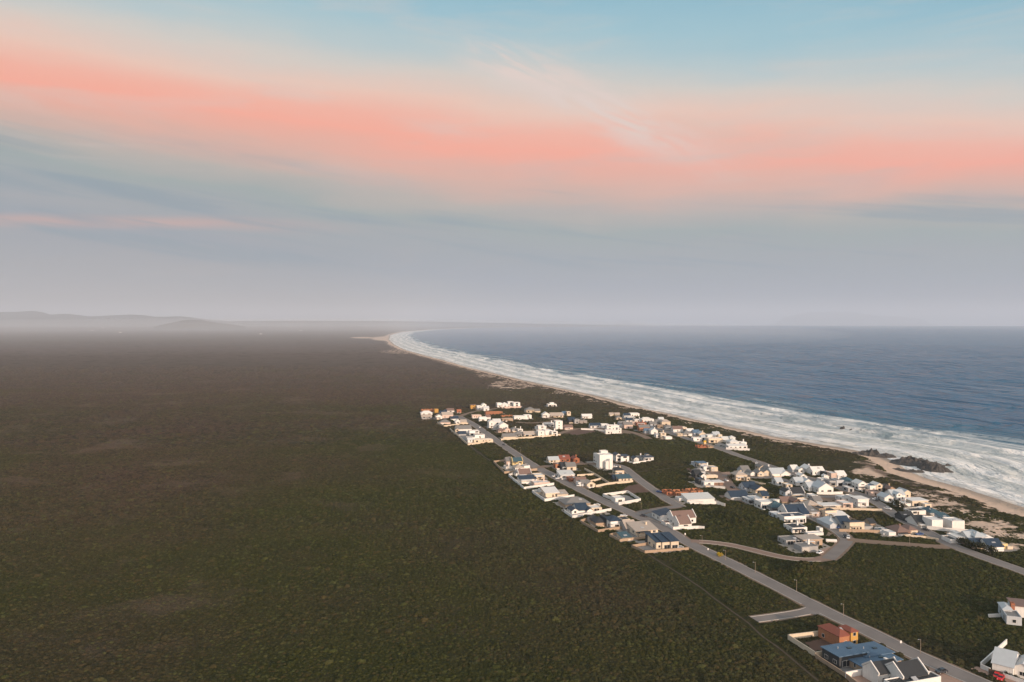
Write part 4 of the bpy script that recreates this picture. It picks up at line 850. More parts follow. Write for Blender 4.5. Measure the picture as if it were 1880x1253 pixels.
for bl, lb in (((1181, 1193, 772, 4, 7, 'f', 'W', 'w'), 'small white flat roofed house squeezed behind the long white shore house'), ((1194, 1206, 783, 4, 8, 'g', 'P', 'g'), 'small pale blue house with grey roof left of the brownish shore house'),
               ((1222, 1235, 789, 4.5, 7, 'h', 'W', 'g'), 'small white hip roofed house right of the brownish shore house'), ((1262, 1274, 796.5, 5, 7, 'g', 'W', 'w'), 'small white gabled house behind the pale hip roof near the beach'),
               ((1244, 1254, 801, 4, 6, 'f', 'C', 'k'), 'small cream flat house on the roadside below the long shore wall'), ((1310, 1322, 803, 5, 8, 'g', 'P', 'p'), 'small pale blue gable behind the square lookout near the beach'),
               ((1326, 1338, 812, 5, 8, 'g', 'W', 'l'), 'small white house between the lookout and the pyramid roof'), ((1360, 1371, 817, 4, 7, 'f', 'W', 'w'), 'small white flat annex right of the pyramid roof'),
               ((1160, 1171, 781, 5, 7, 'f', 'K', 'q'), 'small rose house between the slate roof and the red brick house'), ((1150, 1161, 776, 4, 7, 'g', 'W', 'n'), 'small navy roofed house at the inland edge of the far shore road'),
               ((1132, 1141, 771, 4, 7, 'h', 'C', 'g'), 'small cream hip roofed house below the tiny cream cottages'), ((1210, 1219, 774, 4, 7, 'g', 'W', 'l'), 'small white gable nearest the beach in the shore cluster')):
    Hh(lb, 6, [bl])
GROUP = 'small houses filling the near cluster'
for bl, lb in (((1426, 1438, 891, 6, 8, 'g', 'W', 'p'), 'small white gabled house on the lane left of the pale roofed white house'), ((1444, 1455, 897, 6, 7, 'f', 'C', 'w'), 'small cream cube left of the white gabled black roof'),
               ((1490, 1502, 918, 7, 7, 'f', 'W', 'w'), 'small white cube below the yard road in the crowded cluster'), ((1496, 1510, 926, 6, 8, 'g', 'G', 'g'), 'small grey gable above the gravel roofs in the crowded cluster'),
               ((1557, 1568, 904, 7, 8, 'f', 'G', 'w'), 'small grey flat house beside the shore road below the teal glass house'), ((1470, 1480, 880, 6, 7, 'G', 'W', 'w'), 'small white gable between the beachside row and the lane'),
               ((1598, 1608, 966, 5, 7, 'g', 'T', 'k'), 'small tan outbuilding on the bush right of the dark blue roof'), ((1400, 1412, 918, 7, 8, 'g', 'C', 'n'), 'small cream navy roofed house behind the white two storey balcony house'),
               ((1690, 1700, 957, 5, 7, 'f', 'W', 'k'), 'small white flat house above the charcoal roof on the shore road'), ((1756, 1766, 985, 5, 6, 'f', 'W', 'w'), 'small white garage behind the low L shaped house')):
    Hh(lb, 8, [bl])

YM = dict(c=plain('concrete_yard', (.30, .27, .24), .9, .2, .4), s=SANDY, t=PAVB, b=plain('garden_lawn_soil', (.05, .045, .022), .95, .3, .3))
for k_, mt in YM.items():
    q = MB()
    for i, (kk, pp) in enumerate(yards):
        if kk == k_: q.add([(*c, .008 + .00006 * i) for c in pp], [(0, 1, 2, 3)])
    if q.v: tag(q.build('yard_ground', mt), kind='structure')


# ------------------------------------------------------------------ garden walls
def garden_wall(label, pts, hgt=1.7, mat='W', name='garden_wall', tk=.28):
    P = [np.array(ground(*p)[:2]) for p in pts]; O = P[0].copy(); e = empty(name, (*O, 0)); tag(e, label, 'wall', 'garden walls round the plots')
    for a, b in zip(P[:-1], P[1:]):
        L = np.linalg.norm(b - a); u_ = (b - a) / L; n_ = np.array([-u_[1], u_[0]])
        for nm, t_, z0, z1 in (('panel', tk, -.3, hgt), ('coping', tk + .12, hgt + .002, hgt + .12)):
            c4 = [a - O - u_ * t_ / 2 - n_ * t_ / 2, b - O + u_ * (t_ / 2 - .004) - n_ * t_ / 2, b - O + u_ * (t_ / 2 - .004) + n_ * t_ / 2, a - O - u_ * t_ / 2 + n_ * t_ / 2]
            q = MB(); q.add([(*v_, z0) for v_ in c4] + [(*v_, z1) for v_ in c4], [(3, 2, 1, 0), (4, 5, 6, 7), (0, 1, 5, 4), (1, 2, 6, 5), (2, 3, 7, 6), (3, 0, 4, 7)])
            q.build(nm, WALL[mat], e)
        foot.append([tuple(a - n_ * 1.1), tuple(b - n_ * 1.1), tuple(b + n_ * 1.1), tuple(a + n_ * 1.1)])
GW = garden_wall
GW('cream corner wall round the grey hip roofed plot at the north end', [(803, 777), (815, 784), (859, 779)], 1.6, 'C')
GW('long pale wall along the heath side of the walled row north', [(826, 789), (859, 818), (905, 812)], 1.7, 'C')
GW('cream front wall running below the grey roofed row', [(920, 809), (987, 804), (1029, 800)], 1.7, 'C')
GW('tan wall round the plot of the pale yellow twin gabled house', [(930, 847), (906, 850), (926, 870), (986, 864)], 1.6, 'T')
GW('white wall round the plot of the long dark blue roof', [(946, 871), (934, 875), (962, 899), (1017, 891)], 1.7, 'W')
GW('white wall across the middle of the dark blue roofed plot', [(942, 883), (958, 889), (982, 888)], 1.5, 'W')
GW('white wall round the plot below the big white sheet roof', [(988, 903), (977, 905), (1000, 921), (1054, 913)], 1.7, 'W')
GW('low tan wall inside the plot below the big white sheet roof', [(982, 909), (1002, 907)], 1.4, 'C')
GW('white front wall before the navy gabled white house', [(1036, 941), (1051, 952), (1122, 938)], 1.6, 'W')
GW('tan wall round the brown and blue roofed pair of plots', [(1088, 952), (1065, 960), (1098, 978), (1180, 966)], 1.5, 'T')
GW('low tan wall in front of the long beige house', [(1140, 980), (1119, 985), (1138, 995), (1200, 987)], 1.3, 'T')
GW('tan wall round the blue grey paved yard of the navy roofed house', [(1194, 1000), (1160, 1005.5), (1184, 1016), (1264, 1010)], 1.3, 'T')
GW('white square wall round the plot with the small white cube', [(1122, 918), (1107, 912), (1152, 906), (1176, 921), (1136, 928)], 1.9, 'W')
GW('cream front wall below the teal roofed long house', [(1094, 895), (1119, 890), (1162, 886)], 1.5, 'C')
GW('long back wall behind the gardens of the main road houses', [(1073, 863), (1094, 874), (1118, 889)], 1.5, 'C')
GW('cross wall between the pale green roof and the brick house gardens', [(1060, 875), (1091, 873)], 1.4, 'C')
GW('cross wall behind the rose roofed house garden', [(1083, 886), (1104, 881)], 1.4, 'C')
GW('white wall in front of the brown tiled white gabled house', [(1222, 964), (1236, 973), (1282, 971), (1293, 972)], 1.6, 'W')
GW('white scalloped wall before the long white metal roofed house', [(1262, 924), (1290, 926), (1315, 926), (1331, 930)], 1.8, 'W')
GW('white plot wall at the right end of the upper side street', [(1154, 850), (1163, 852), (1186, 849)], 1.5, 'W')
GW('long cream wall below the flat houses, on the bush by the shore road', [(1512, 936), (1560, 937), (1619, 939)], 1.4, 'C')
GW('white base wall under the pair of blank white boxes', [(1702, 972), (1736, 976), (1777, 979)], 2.0, 'W')
GW('rose wall at the heath edge of the bottom right plots, beside the red roof', [(1509, 1167), (1447, 1174.5), (1497, 1207), (1511, 1205)], 1.8, 'C')
GW('grey boundary wall running down left of the steel blue roofs', [(1497, 1208.5), (1552, 1244), (1590, 1272)], 1.4, 'T')
GW('white wall between the steel blue roofs and the pergola', [(1553, 1245), (1607, 1235)], 1.9, 'W')
GW('white wall up the left side of the red car house', [(1801, 1226), (1848, 1183)], 1.7, 'W')
GW('low white front wall of the red car house, left of the brown gate', [(1801, 1227.5), (1817, 1234.5)], 1.4, 'W')
GW('low white front wall of the red car house, right of the brown gate', [(1839, 1242.5), (1888, 1259)], 1.2, 'W')
GW('short white wall spur pointing left at the right edge house', [(1815, 1134), (1836, 1133)], 1.2, 'W')
GW('white wall below the terraced house left of the fork', [(1291, 892), (1311, 896), (1331, 898)], 1.5, 'W')
GW('tan wall below the cream house with the dark blue roof', [(1541, 976.5), (1580, 977.5), (1616, 979)], 1.5, 'T')
GW('pale kerb wall before the brown hip roofed house', [(1660, 985.5), (1700, 988.5), (1722, 993)], 1.1, 'C')
GW('long white wall below the pyramid roof beside the shore road', [(1333, 825.5), (1354, 827), (1376, 828)], 1.9, 'W')
GW('white wall before the steep white barn beside the yard road', [(1500, 908), (1523, 908.5), (1547, 907.5)], 1.7, 'W')
GW('cream wall below the hip roofed house right of the fork', [(1376, 884), (1394, 889), (1405, 891)], 1.2, 'C')
GW('white wall along the slope road left of the stepped white house', [(1067, 789.5), (1090, 790.5), (1110, 793)], 1.7, 'W')
GW('rose wall below the large white pair on the heath edge', [(921, 750), (957, 748)], 1.5, 'K')
GW('white wall running down from the rose roofed white shore house', [(1237, 796), (1261, 797.5)], 1.4, 'W')
house('white barn shaped house with a pale blue roof beside the yard road', 8, [(1503, 1530, 906, 10, 11, 'G', 'W', 'p'), (1485, 1503, 902, 7, 10, 'g', 'W', 'p')], group='houses in the crowded middle cluster')
house('white house with pale roof between the lane and the shore road', 8, [(1476, 1492, 892, 7, 9, 'G', 'W', 'p'), (1462, 1478, 892, 6, 10, 'g', 'W', 'p')], group='houses in the crowded middle cluster')
e = empty('entrance_gate', ground(1828, 1241)); e.rotation_euler.z = R(-42); tag(e, 'brown slatted entrance gate in front of the red car garage', 'gate')
g_ = MB(); [g_.box(-2.1, 2.1, -.04, .04, .1 + i * .2, .27 + i * .2) for i in range(9)]; g_.build('slat_panel', DOORM, e)
g_ = MB(); g_.box(-2.2, -2.1, -.06, .06, 0, 2); g_.box(2.1, 2.2, -.06, .06, 0, 2); g_.build('gate_frame', METAL, e)

# ------------------------------------------------------------------ street lamps
def make_lamp():
    e = empty('street_lamp', (0, 0, 0))
    MB().tube((0, 0, -.3), (0, 0, 5.2), .095, .065, 8).build('pole', WOOD, e)
    MB().tube((0, 0, 4.9), (-.9, 0, 5.25), .04, .035, 6).build('arm', METAL, e)
    MB().box(-1.45, -.85, -.11, .11, 5.2, 5.32).build('lamp_head', METAL, e)
    return e
lamps = [(1690, 1200, 'thin street lamp post on the verge above the bottom right houses'), (1548.5, 1132, 'thin street lamp post above the orange brick red roofed house'), (1462.5, 1086, 'thin street lamp post above the grey road stub'),
         (1386.5, 1052, 'thin street lamp post between the stub road and the yellow shrub'), (1332, 1029, 'thin street lamp post just right of the yellow shrub'), (1289, 1001, 'street lamp post at the mouth of the brick loop road'),
         (1142, 937, 'street lamp post below the white walled square plot'), (1080, 905, 'street lamp post on the bush below the arched pale gable'), (956, 832, 'street lamp post on the upper road in the gap between plots'),
         (1177, 937, 'street lamp post at the link road corner'), (1558.5, 984, 'street lamp post at the crossing by the white car'), (1670, 1001, 'street lamp post along the pale cross road'), (1738, 992, 'street lamp post below the pair of white boxes')]
L0 = None
for px_, py_, lb in lamps:
    o = make_lamp() if L0 is None else copy_tree(L0); L0 = L0 or o
    o.location = ground(px_, py_); o.rotation_euler.z = R(20 if px_ < 1650 else 25); tag(o, lb, 'street lamp', 'street lamps along the roads')

# ------------------------------------------------------------------ cars
PAINT = dict(white=plain('white_car_paint', (.75, .75, .75), .25, .03, 1, .5), red=plain('red_car_paint', (.62, .008, .012), .25, .03, 1, .5), blue=plain('blue_car_paint', (.05, .10, .25), .25, .03, 1, .5), dark=plain('dark_car_paint', (.04, .045, .055), .25, .03, 1, .5))
TYRE = plain('tyre_rubber', (.02, .02, .02), .9); LAMPRED = plain('tail_lamp_red', (.35, .01, .01), .3); LAMPW = plain('headlamp_glass', (.7, .7, .68), .15)
def make_car(col):
    e = empty('parked_car', (0, 0, 0)); W2 = .88
    prof = [(-2.15, .35), (-2.2, .78), (-2.05, .95), (-.95, 1.02), (-.35, 1.46), (1.15, 1.48), (1.75, 1.02), (2.15, .96), (2.2, .4)]
    def loft(p, ws, mat, nm, par):
        b = MB(); n = len(p); vs = []
        for s_ in (-1, 1): vs += [(x_, s_ * w_, z_) for (x_, z_), w_ in zip(p, ws)]
        b.add(vs, [tuple(range(n)), tuple(range(2 * n - 1, n - 1, -1))] + [(i, n + i, n + (i + 1) % n, (i + 1) % n) for i in range(n)]); return b.build(nm, mat, par)
    loft(prof, [W2, W2, W2 - .06, W2 - .05, .66, .66, W2 - .05, W2 - .06, W2], PAINT[col], 'body', e)
    loft([(-.92, 1.04), (-.38, 1.43), (-.41, 1.45), (-1.0, 1.05)], [.74, .62, .62, .74], GLASS, 'windscreen', e)
    loft([(1.73, 1.04), (1.2, 1.45), (1.23, 1.47), (1.8, 1.05)], [.74, .62, .62, .74], GLASS, 'rear_window', e)
    for s_ in (-1, 1):
        b = MB(); b.add([(-.75, s_ * .845, 1.04), (1.5, s_ * .845, 1.04), (1.08, s_ * .695, 1.42), (-.3, s_ * .695, 1.42)], [(0, 1, 2, 3) if s_ < 0 else (3, 2, 1, 0)]); b.slab([(x_, y_ + .0, z_) for x_, y_, z_ in b.v[:4]], .02); b.build('side_window', GLASS, e)
        MB().box(-2.23, -2.17, s_ * .62 - .16, s_ * .62 + .16, .66, .8).build('headlight', LAMPW, e)
        MB().box(2.16, 2.21, s_ * .64 - .14, s_ * .64 + .14, .74, .9).build('tail_light', LAMPRED, e)
        for xx in (-1.35, 1.35):
            wh = MB().tube((xx, s_ * .68, .32), (xx, s_ * .9, .32), .32, .32, 14).build('wheel', TYRE, e)
            MB().tube((xx, s_ * .895, .32), (xx, s_ * .912, .32), .19, .19, 10).build('rim', METAL, wh)
    return e
cars = [(1829.5, 1244.5, 48, 'red', 'bright red car before the right edge garage, left of two'), (1837.5, 1248.5, 48, 'red', 'bright red car before the right edge garage, right of two'), (1248, 1008, -10, 'white', 'white car parked beside the navy roofed two storey house'),
        (1018, 876, 40, 'white', 'white car parked outside the pale green grey roof, upper of two'), (1024, 880, 40, 'white', 'white car parked outside the pale green grey roof, lower of two'), (1145, 949, -20, 'white', 'white car on the drive behind the black roofed garage'),
        (1154, 965, -20, 'white', 'white car in front of the black roofed garage'), (1096, 929, -20, 'white', 'white car on the drive of the navy gabled white house'), (1557.5, 989, 65, 'white', 'white car stopped at the street crossing'),
        (1606, 918, 40, 'white', 'white car on the shore road verge, left of two'), (1611, 920, 40, 'dark', 'dark car on the shore road verge, right of two'), (1688, 983, 10, 'blue', 'blue car parked outside the brown hip roofed house'),
        (1510, 957, 60, 'white', 'white car beside the street left of the pale blue folded roof'), (1389, 852, 65, 'white', 'white car on the open stretch of the shore road'), (1551, 986.5, 65, 'dark', 'dark car just left of the white car at the crossing'), (1524, 962, 60, 'dark', 'dark car under the pale blue folded roof')]
cars += [(1182, 949, 150, 'dark', 'dark car on the link road corner near the tilted navy roof'), (1062, 893, 70, 'white', 'white car parked by the rose roofed house on the main road'), (1128, 858, 140, 'white', 'white car turning at the tall white box house'),
         (1210, 905, 130, 'blue', 'blue car on the inner street above the brick shell'), (1333, 884, 110, 'white', 'white car on the brick paved fork'), (1345, 897, 110, 'dark', 'dark car on the brick paved fork'), (1465, 871, 155, 'white', 'white car on the shore road by the beachside row'),
         (1630, 936, 130, 'white', 'white car driving on the shore road bend'), (1700, 975, 130, 'dark', 'dark car on the shore road by the brown hip roof'), (880, 786, 110, 'white', 'white car on the upper main road by the walled row'), (925, 818, 110, 'dark', 'dark car on the upper main road at the end of the cream wall'),
         (1237, 963, 20, 'dark', 'dark car on the brick forecourt of the brown tiled house'), (1728, 1236, 20, 'dark', 'dark car on the forecourt right of the charcoal roofed white house'), (1505, 1017, 40, 'white', 'white car on the pink brick yard of the grey stone house'), (1540, 970, 50, 'blue', 'blue car at the foot of the pale blue folded roof')]
cp0 = {}
for px_, py_, rz, col, lb in cars:
    o = make_car(col) if col not in cp0 else copy_tree(cp0[col]); cp0.setdefault(col, o)
    x_, y_, _ = ground(px_, py_); o.location = (x_, y_, .12); o.rotation_euler.z = R(rz + 0); tag(o, lb, 'car', 'cars parked by the houses')
# yellow site cabin and white tank
e = empty('site_cabin', ground(1294.5, 816)); tag(e, 'tall bright yellow site cabin beside the shore road', 'cabin')
MB().box(-1.1, 1.1, 0, 2.2, .12, 3.3).build('cabin_shell', plain('yellow_cabin_paint', (.72, .42, .02), .5), e); MB().box(-1.2, 1.2, -.1, 2.3, 3.302, 3.45).build('roof', plain('yellow_cabin_roof', (.6, .36, .03), .5), e)
MB().box(-.45, .45, -.05, .05, .14, 2.1).build('door', METAL, e); MB().box(-1.1, 1.1, .1, 2.1, 0, .118).build('skid', METAL, e)
e = empty('water_tank', ground(1526, 997)); e.rotation_euler.z = R(-8); tag(e, 'white horizontal water tank beside the grey stone house', 'tank')
MB().tube((-2.8, 0, 1.2), (2.8, 0, 1.2), .85, .85, 20).build('tank_body', WALL['W'], e, False)
for xx in (-1.8, 1.8): MB().box(xx - .2, xx + .2, -.6, .6, 0, .5).build('cradle', METAL, e)
for i, (px_, py_, lb) in enumerate(((1258, 984, 'small white marker post on the verge near the brown tiled house'), (1654, 1184, 'small white marker post above the steel blue roofs'), (1300, 1012, 'small white marker post at the brick loop corner'))):
    e = empty('marker_post', ground(px_, py_)); tag(e, lb, 'post', 'white marker posts'); MB().box(-.35, .35, -.08, .08, .6, 1.5).build('plate', WALL['W'], e); MB().tube((0, 0, -.2), (0, 0, .6), .06, .06, 8).build('stem', METAL, e)

# ------------------------------------------------------------------ rocks
m, t, p = principled('dark_wet_rock')
t.l.new(t.mix(t.noise(t.obj(), .35, 6, .65), (.018, .018, .018), (.085, .075, .066)), p.inputs['Base Color']); p.inputs['Roughness'].default_value = .6
bp = t.n.new('ShaderNodeBump'); bp.inputs['Strength'].default_value = 1; bp.inputs['Distance'].default_value = .8; t.l.new(t.noise(t.obj(), .7, 5, .7), bp.inputs['Height']); t.l.new(bp.outputs[0], p.inputs['Normal'])
MROCK = m
def rock(label, px_, py_, rx, ry, hgt, rz, seed, n=60, zb=SEA):
    G = ground(px_, py_, zb); nr = max(10, n // 2)
    a = np.linspace(0, 2 * math.pi, n, endpoint=False); rr = np.linspace(0, 1, nr); A, Q = np.meshgrid(a, rr)
    rim = 1 + .9 * (fbm(np.cos(A) * 2.2 + 7 * seed, np.sin(A) * 2.2 + seed, seed, 4) - .5)
    x_ = np.cos(A) * Q * rim * rx; y_ = np.sin(A) * Q * rim * ry
    rg = 1 - np.abs(2 * fbm(x_ / 7 + seed, y_ / 7, seed + 5, 4) - 1)
    z_ = hgt * np.clip(1 - Q ** 2.4, 0, 1) ** .8 * (.10 + 1.25 * rg ** 1.5 * fbm(x_ / 6, y_ / 6 + seed, seed + 9, 3) * 1.6 + .25 * (fbm(x_ / 1.6, y_ / 1.6, seed + 2, 3) - .5)) - .8 * (Q > .97)
    i = np.arange(n * nr).reshape(nr, n); j = np.roll(i, -1, 1); ff = np.stack([i[:-1], i[1:], j[1:], j[:-1]], -1).reshape(-1, 4)
    o = link(bpy.data.objects.new('rock_outcrop', np_mesh('rock_outcrop', np.stack([x_.ravel(), y_.ravel(), z_.ravel()], -1), ff[n:], MROCK, smooth=False)))
    o.location = G; o.rotation_euler.z = R(rz); tag(o, label, 'rock', 'dark rocks at the water line')
rock('long low dark rock outcrop at the water line, left one of the big rocks', 1604, 838, 20, 10, 4.2, -10, 2, 110)
rock('broad dark rock outcrop in the surf, middle one of the big rocks', 1680, 853, 18, 14, 5, -25, 5, 110)
rock('jagged dark rock outcrop nearest the waves, right one of the big rocks', 1713, 862, 11, 15, 5.5, 15, 11, 110)
rock('small flat dark rock just right of the jagged outcrop', 1741, 855.5, 3, 2.2, 1.8, 0, 4, 30)
rock('thin dark rock shelf left of the long low outcrop', 1562, 839.5, 6, 3, 1.4, -12, 6, 30)
rock('flat dark rock ledge on the sand below the broad outcrop', 1664, 866, 14, 6, 2.2, -25, 8, 50)
rock('square dark sea rock standing alone in the breakers', 1547, 789, 3.2, 3.2, 7.5, 0, 9, 30)
rock('small dark sea rock just right of the square one in the breakers', 1565, 791.5, 4.5, 2.4, 4, 0, 13, 30)

# ------------------------------------------------------------------ garden trees and big bushes
def leaf_mat(name, a, b, heath=False):
    m, t, p = principled(name); info = t.n.new('ShaderNodeObjectInfo').outputs['Random']
    big = t.noise(t.pos(), .02, 3, .6); q = t.m('ADD', t.m('MULTIPLY', info, .55), t.m('MULTIPLY', t.m('SUBTRACT', big, .28), .9), clamp=True)
    col = t.mix(q, a, b)
    if heath:
        P_ = t.pos()
        col = t.mix(heath_brown(t, P_), col, t.mix(info, (.017, .0125, .010), (.056, .036, .025)))
        col = t.mix(t.m('MULTIPLY', dry_patch(t, P_), .55), col, (.085, .064, .052))
        col = t.mix(t.m('MULTIPLY', t.smooth(t.sep(P_)[1], 700, 3400), .9), col, (.155, .116, .096))  # distant shrubs lightened too, painted haze matching the ground
        col = t.mix(t.m('MULTIPLY', t.smooth(t.m('FRACT', t.m('MULTIPLY', info, 17.3)), .86, .9), .3), col, (.085, .055, .026))
        col = t.mix(t.m('MULTIPLY', t.smooth(t.m('FRACT', t.m('MULTIPLY', info, 41.7)), .9, .93), .4), col, (.075, .085, .025))
    col = t.mix(t.m('MULTIPLY', t.smooth(t.noise(t.pos(), .7, 3, .7), .5, .75), .5), col, (.10, .10, .04))
    t.l.new(col, p.inputs['Base Color']); p.inputs['Roughness'].default_value = .85; p.inputs['Specular IOR Level'].default_value = .15; return m
LEAF = leaf_mat('dark_green_leaves', (.02, .025, .01), (.036, .036, .015)); YLEAF = leaf_mat('yellow_blossom_leaves', (.42, .30, .03), (.55, .40, .05))
BARK = plain('grey_bark', (.12, .09, .07), .95)
def make_tree(hgt, rad_, seed, leaf, name):
    rg = random.Random(seed); e = empty(name, (0, 0, 0)); tr = MB(); tr.tube((0, 0, -.3), (.1, .05, hgt * .55), .16, .08, 7)
    for i in range(4):
        a = i * 1.6 + seed; tr.tube((.04, .02, hgt * .28), (math.cos(a) * rad_ * .6, math.sin(a) * rad_ * .6, hgt * .62), .07, .03, 5)
    tr.build('trunk', BARK, e); cr = MB()
    lumps = [(rg.uniform(-.6, .6) * rad_, rg.uniform(-.6, .6) * rad_, rg.uniform(.4, .8) * hgt, rg.uniform(.4, .62) * rad_) for _ in range(8)]
    for i in range(520):
        lx, ly, lz, lr = rg.choice(lumps); d_ = Vector((rg.gauss(0, 1), rg.gauss(0, 1), rg.gauss(0, .8))).normalized() * lr * rg.uniform(.55, 1.08)
        c_ = Vector((lx, ly, lz)) + d_; s_ = rg.uniform(.14, .32); a_ = Vector((rg.gauss(0, 1), rg.gauss(0, 1), rg.gauss(0, 1))).normalized() * s_; b_ = a_.cross(Vector((rg.gauss(0, 1), rg.gauss(0, 1), rg.gauss(0, 1)))).normalized() * s_
        cr.add([c_ - a_, c_ + b_ * .7, c_ + a_, c_ - b_ * .7], [(0, 1, 2, 3)])
    cr.build('crown', leaf, e); return e
T0 = [make_tree(3.4, 2.4, i, LEAF, 'garden_tree') for i in range(3)]
trees = [(1772, 1003, 1.2, 'dark bushy tree left of the navy roof by the dunes'), (1781, 1008, 1.3, 'dark bushy tree just below the navy roof by the dunes'), (1800, 1012, 1.4, 'dark bushy tree between the two navy roofs by the dunes'), (1818, 1018, 1.3, 'dark bushy tree below the wide navy roof at the right edge'), (1765, 1000, 1.0, 'dark bushy tree right of the L shaped white house'),
         (1646, 930, 1.3, 'dark bushy tree left of the cream window band house'), (1658, 936, 1.2, 'dark bushy tree above the low white black roofed house'), (1654, 949, 1.2, 'dark bushy tree hiding the dark grey house'), (1670, 958, 1.0, 'dark bushy tree beside the dark grey house on the road side'), (1622, 912, 1.0, 'dark bushy tree before the arched cream gable'), (1613, 908, .9, 'dark bushy tree left of the many gabled white house'),
         (1590, 905, .8, 'dark bushy tree below the steep white gable at the dunes'), (1214, 786, .9, 'dark bushy tree beside the brownish shore house'), (1342, 881, 1.1, 'dark bushy tree left of the square hip roofed house'), (1478, 1018, .6, 'low dark bush in front of the grey stone complex'), (1436, 922, .9, 'dark bushy tree above the teal roof in the crowded cluster'),
         (990, 787, .8, 'dark bushy tree behind the white cube house'), (959, 752, .9, 'dark bushy tree left of the sprawling cream house'), (1813, 1229, .45, 'small round bush at the left of the brown entrance gate'), (1851, 1243, .5, 'small round bush right of the brown entrance gate'), (1866, 1249, .5, 'small round bush on the front wall near the right edge'), (987, 840, .8, 'dark bushy tree beside the upper main road'), (1722, 959, .9, 'dark bushy tree between the pair of white boxes')]
for i, (px_, py_, s_, lb) in enumerate(trees):
    o = T0[i] if i < 3 else copy_tree(T0[i % 3]); o.location = ground(px_, py_); o.scale = (s_, s_, s_); o.rotation_euler.z = i * 1.3; tag(o, lb, 'tree', 'garden trees and bushes')
o = make_tree(2.2, 1.5, 77, YLEAF, 'flowering_shrub'); o.location = ground(1322, 1022); tag(o, 'round yellow flowering shrub on the verge beside the main road', 'shrub')

# ------------------------------------------------------------------ heath shrubs: nobody could count them, one object
rng = np.random.default_rng(4)
def scatter(x0, x1, y0, y1, step, smin, smax):
    gx, gy = np.meshgrid(np.arange(x0, x1, step), np.arange(y0, y1, step)); gx = gx.ravel() + rng.uniform(-.5, .5, gx.size) * step; gy = gy.ravel() + rng.uniform(-.5, .5, gy.size) * step
    k = np.abs(gx) < gy * .74 + 25; gx, gy = gx[k], gy[k]; return gx, gy, rng.uniform(smin, smax, gx.size)
parts = [scatter(-380, 360, 225, 450, 1.15, .42, .98), scatter(-560, 420, 450, 760, 1.75, .6, 1.4), scatter(-1000, 330, 760, 1400, 4.2, 1.4, 2.8), scatter(-1600, 120, 1400, 2300, 8.0, 2.0, 4.0)]
gx, gy, gs = (np.concatenate(c) for c in zip(*parts))
ok = np.ones(gx.size, bool)
for L, wd in road_lines.values():
    bb = np.array(L); k = (gx > bb[:, 0].min() - 9) & (gx < bb[:, 0].max() + 9) & (gy > bb[:, 1].min() - 9) & (gy < bb[:, 1].max() + 9) & ok; i = np.where(k)[0]
    ok[i[seg_dist(gx[i], gy[i], L[::2] + [L[-1]])[0] < wd / 2 + 1.2 + gs[i] * .9]] = False
def cut(poly, m_=0):
    bb = np.array(poly); k = (gx > bb[:, 0].min() - m_) & (gx < bb[:, 0].max() + m_) & (gy > bb[:, 1].min() - m_) & (gy < bb[:, 1].max() + m_) & ok; i = np.where(k)[0]
    ok[i[inside(gx[i], gy[i], poly)]] = False
for fp in foot: cut(fp)
ok0 = ok.copy()
for kk, pp in yards:
    if kk != 'b': cut(pp)
ok |= ok0 & (rng.random(ok.size) < .10)
for mt, pp in plots: cut([ground(*c)[:2] for c in pp])
d, s = coast_field(gx, gy); sd = sandness(gx, gy, d); ok &= (d < -12) & (sd < .3) & (rng.random(gx.size) > np.clip((gy - 1300) / 900, 0, 1))
gx, gy, gs, d = gx[ok], gy[ok], gs[ok], d[ok]
gs = gs * (.6 + .8 * fbm(gx / 28, gy / 28, 61, 3))
gs = np.where(rng.random(gs.size) < .025, gs * 1.9, gs)
gz = land_z(gx, gy, d) - .15
sc3 = np.stack([gs * rng.uniform(.8, 1.25, gs.size), gs * rng.uniform(.8, 1.25, gs.size), np.minimum(gs, 1.6) * rng.uniform(.45, .9, gs.size)], -1)
me = bpy.data.meshes.new('heath_shrubs'); me.vertices.add(gx.size); me.vertices.foreach_set('co', np.stack([gx, gy, gz], -1).astype(np.float32).ravel())
a = me.attributes.new('size', 'FLOAT_VECTOR', 'POINT'); a.data.foreach_set('vector', sc3.astype(np.float32).ravel())
a = me.attributes.new('turn', 'FLOAT', 'POINT'); a.data.foreach_set('value', rng.uniform(0, 6.28, gs.size).astype(np.float32))
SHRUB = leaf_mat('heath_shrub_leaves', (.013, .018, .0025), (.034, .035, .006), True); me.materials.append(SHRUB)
shr = link(bpy.data.objects.new('heath_shrubs', me)); tag(shr, kind='stuff'); shr['label'] = 'dense dark olive heath shrubs covering the plain and the gaps between houses'; shr['category'] = 'shrubs'
ng = bpy.data.node_groups.new('shrub_scatter', 'GeometryNodeTree'); ng.interface.new_socket('Geometry', in_out='INPUT', socket_type='NodeSocketGeometry'); ng.interface.new_socket('Geometry', in_out='OUTPUT', socket_type='NodeSocketGeometry')
N = ng.nodes; K = ng.links; gi = N.new('NodeGroupInput'); go = N.new('NodeGroupOutput')
ico = N.new('GeometryNodeMeshIcoSphere'); ico.inputs['Radius'].default_value = 1; ico.inputs['Subdivisions'].default_value = 3
setp = N.new('GeometryNodeSetPosition'); K.new(ico.outputs[0], setp.inputs[0])
nz = N.new('ShaderNodeTexNoise'); nz.inputs['Scale'].default_value = 2.6; nz.inputs['Detail'].default_value = 4; nz.inputs['Roughness'].default_value = .75
nrm = N.new('GeometryNodeInputNormal'); ma = N.new('ShaderNodeMath'); ma.operation = 'MULTIPLY_ADD'; ma.inputs[1].default_value = 1.7; ma.inputs[2].default_value = -.9; K.new(nz.outputs[0], ma.inputs[0])
vs = N.new('ShaderNodeVectorMath'); vs.operation = 'SCALE'; K.new(nrm.outputs[0], vs.inputs[0]); K.new(ma.outputs[0], vs.inputs['Scale']); K.new(vs.outputs[0], setp.inputs['Offset'])
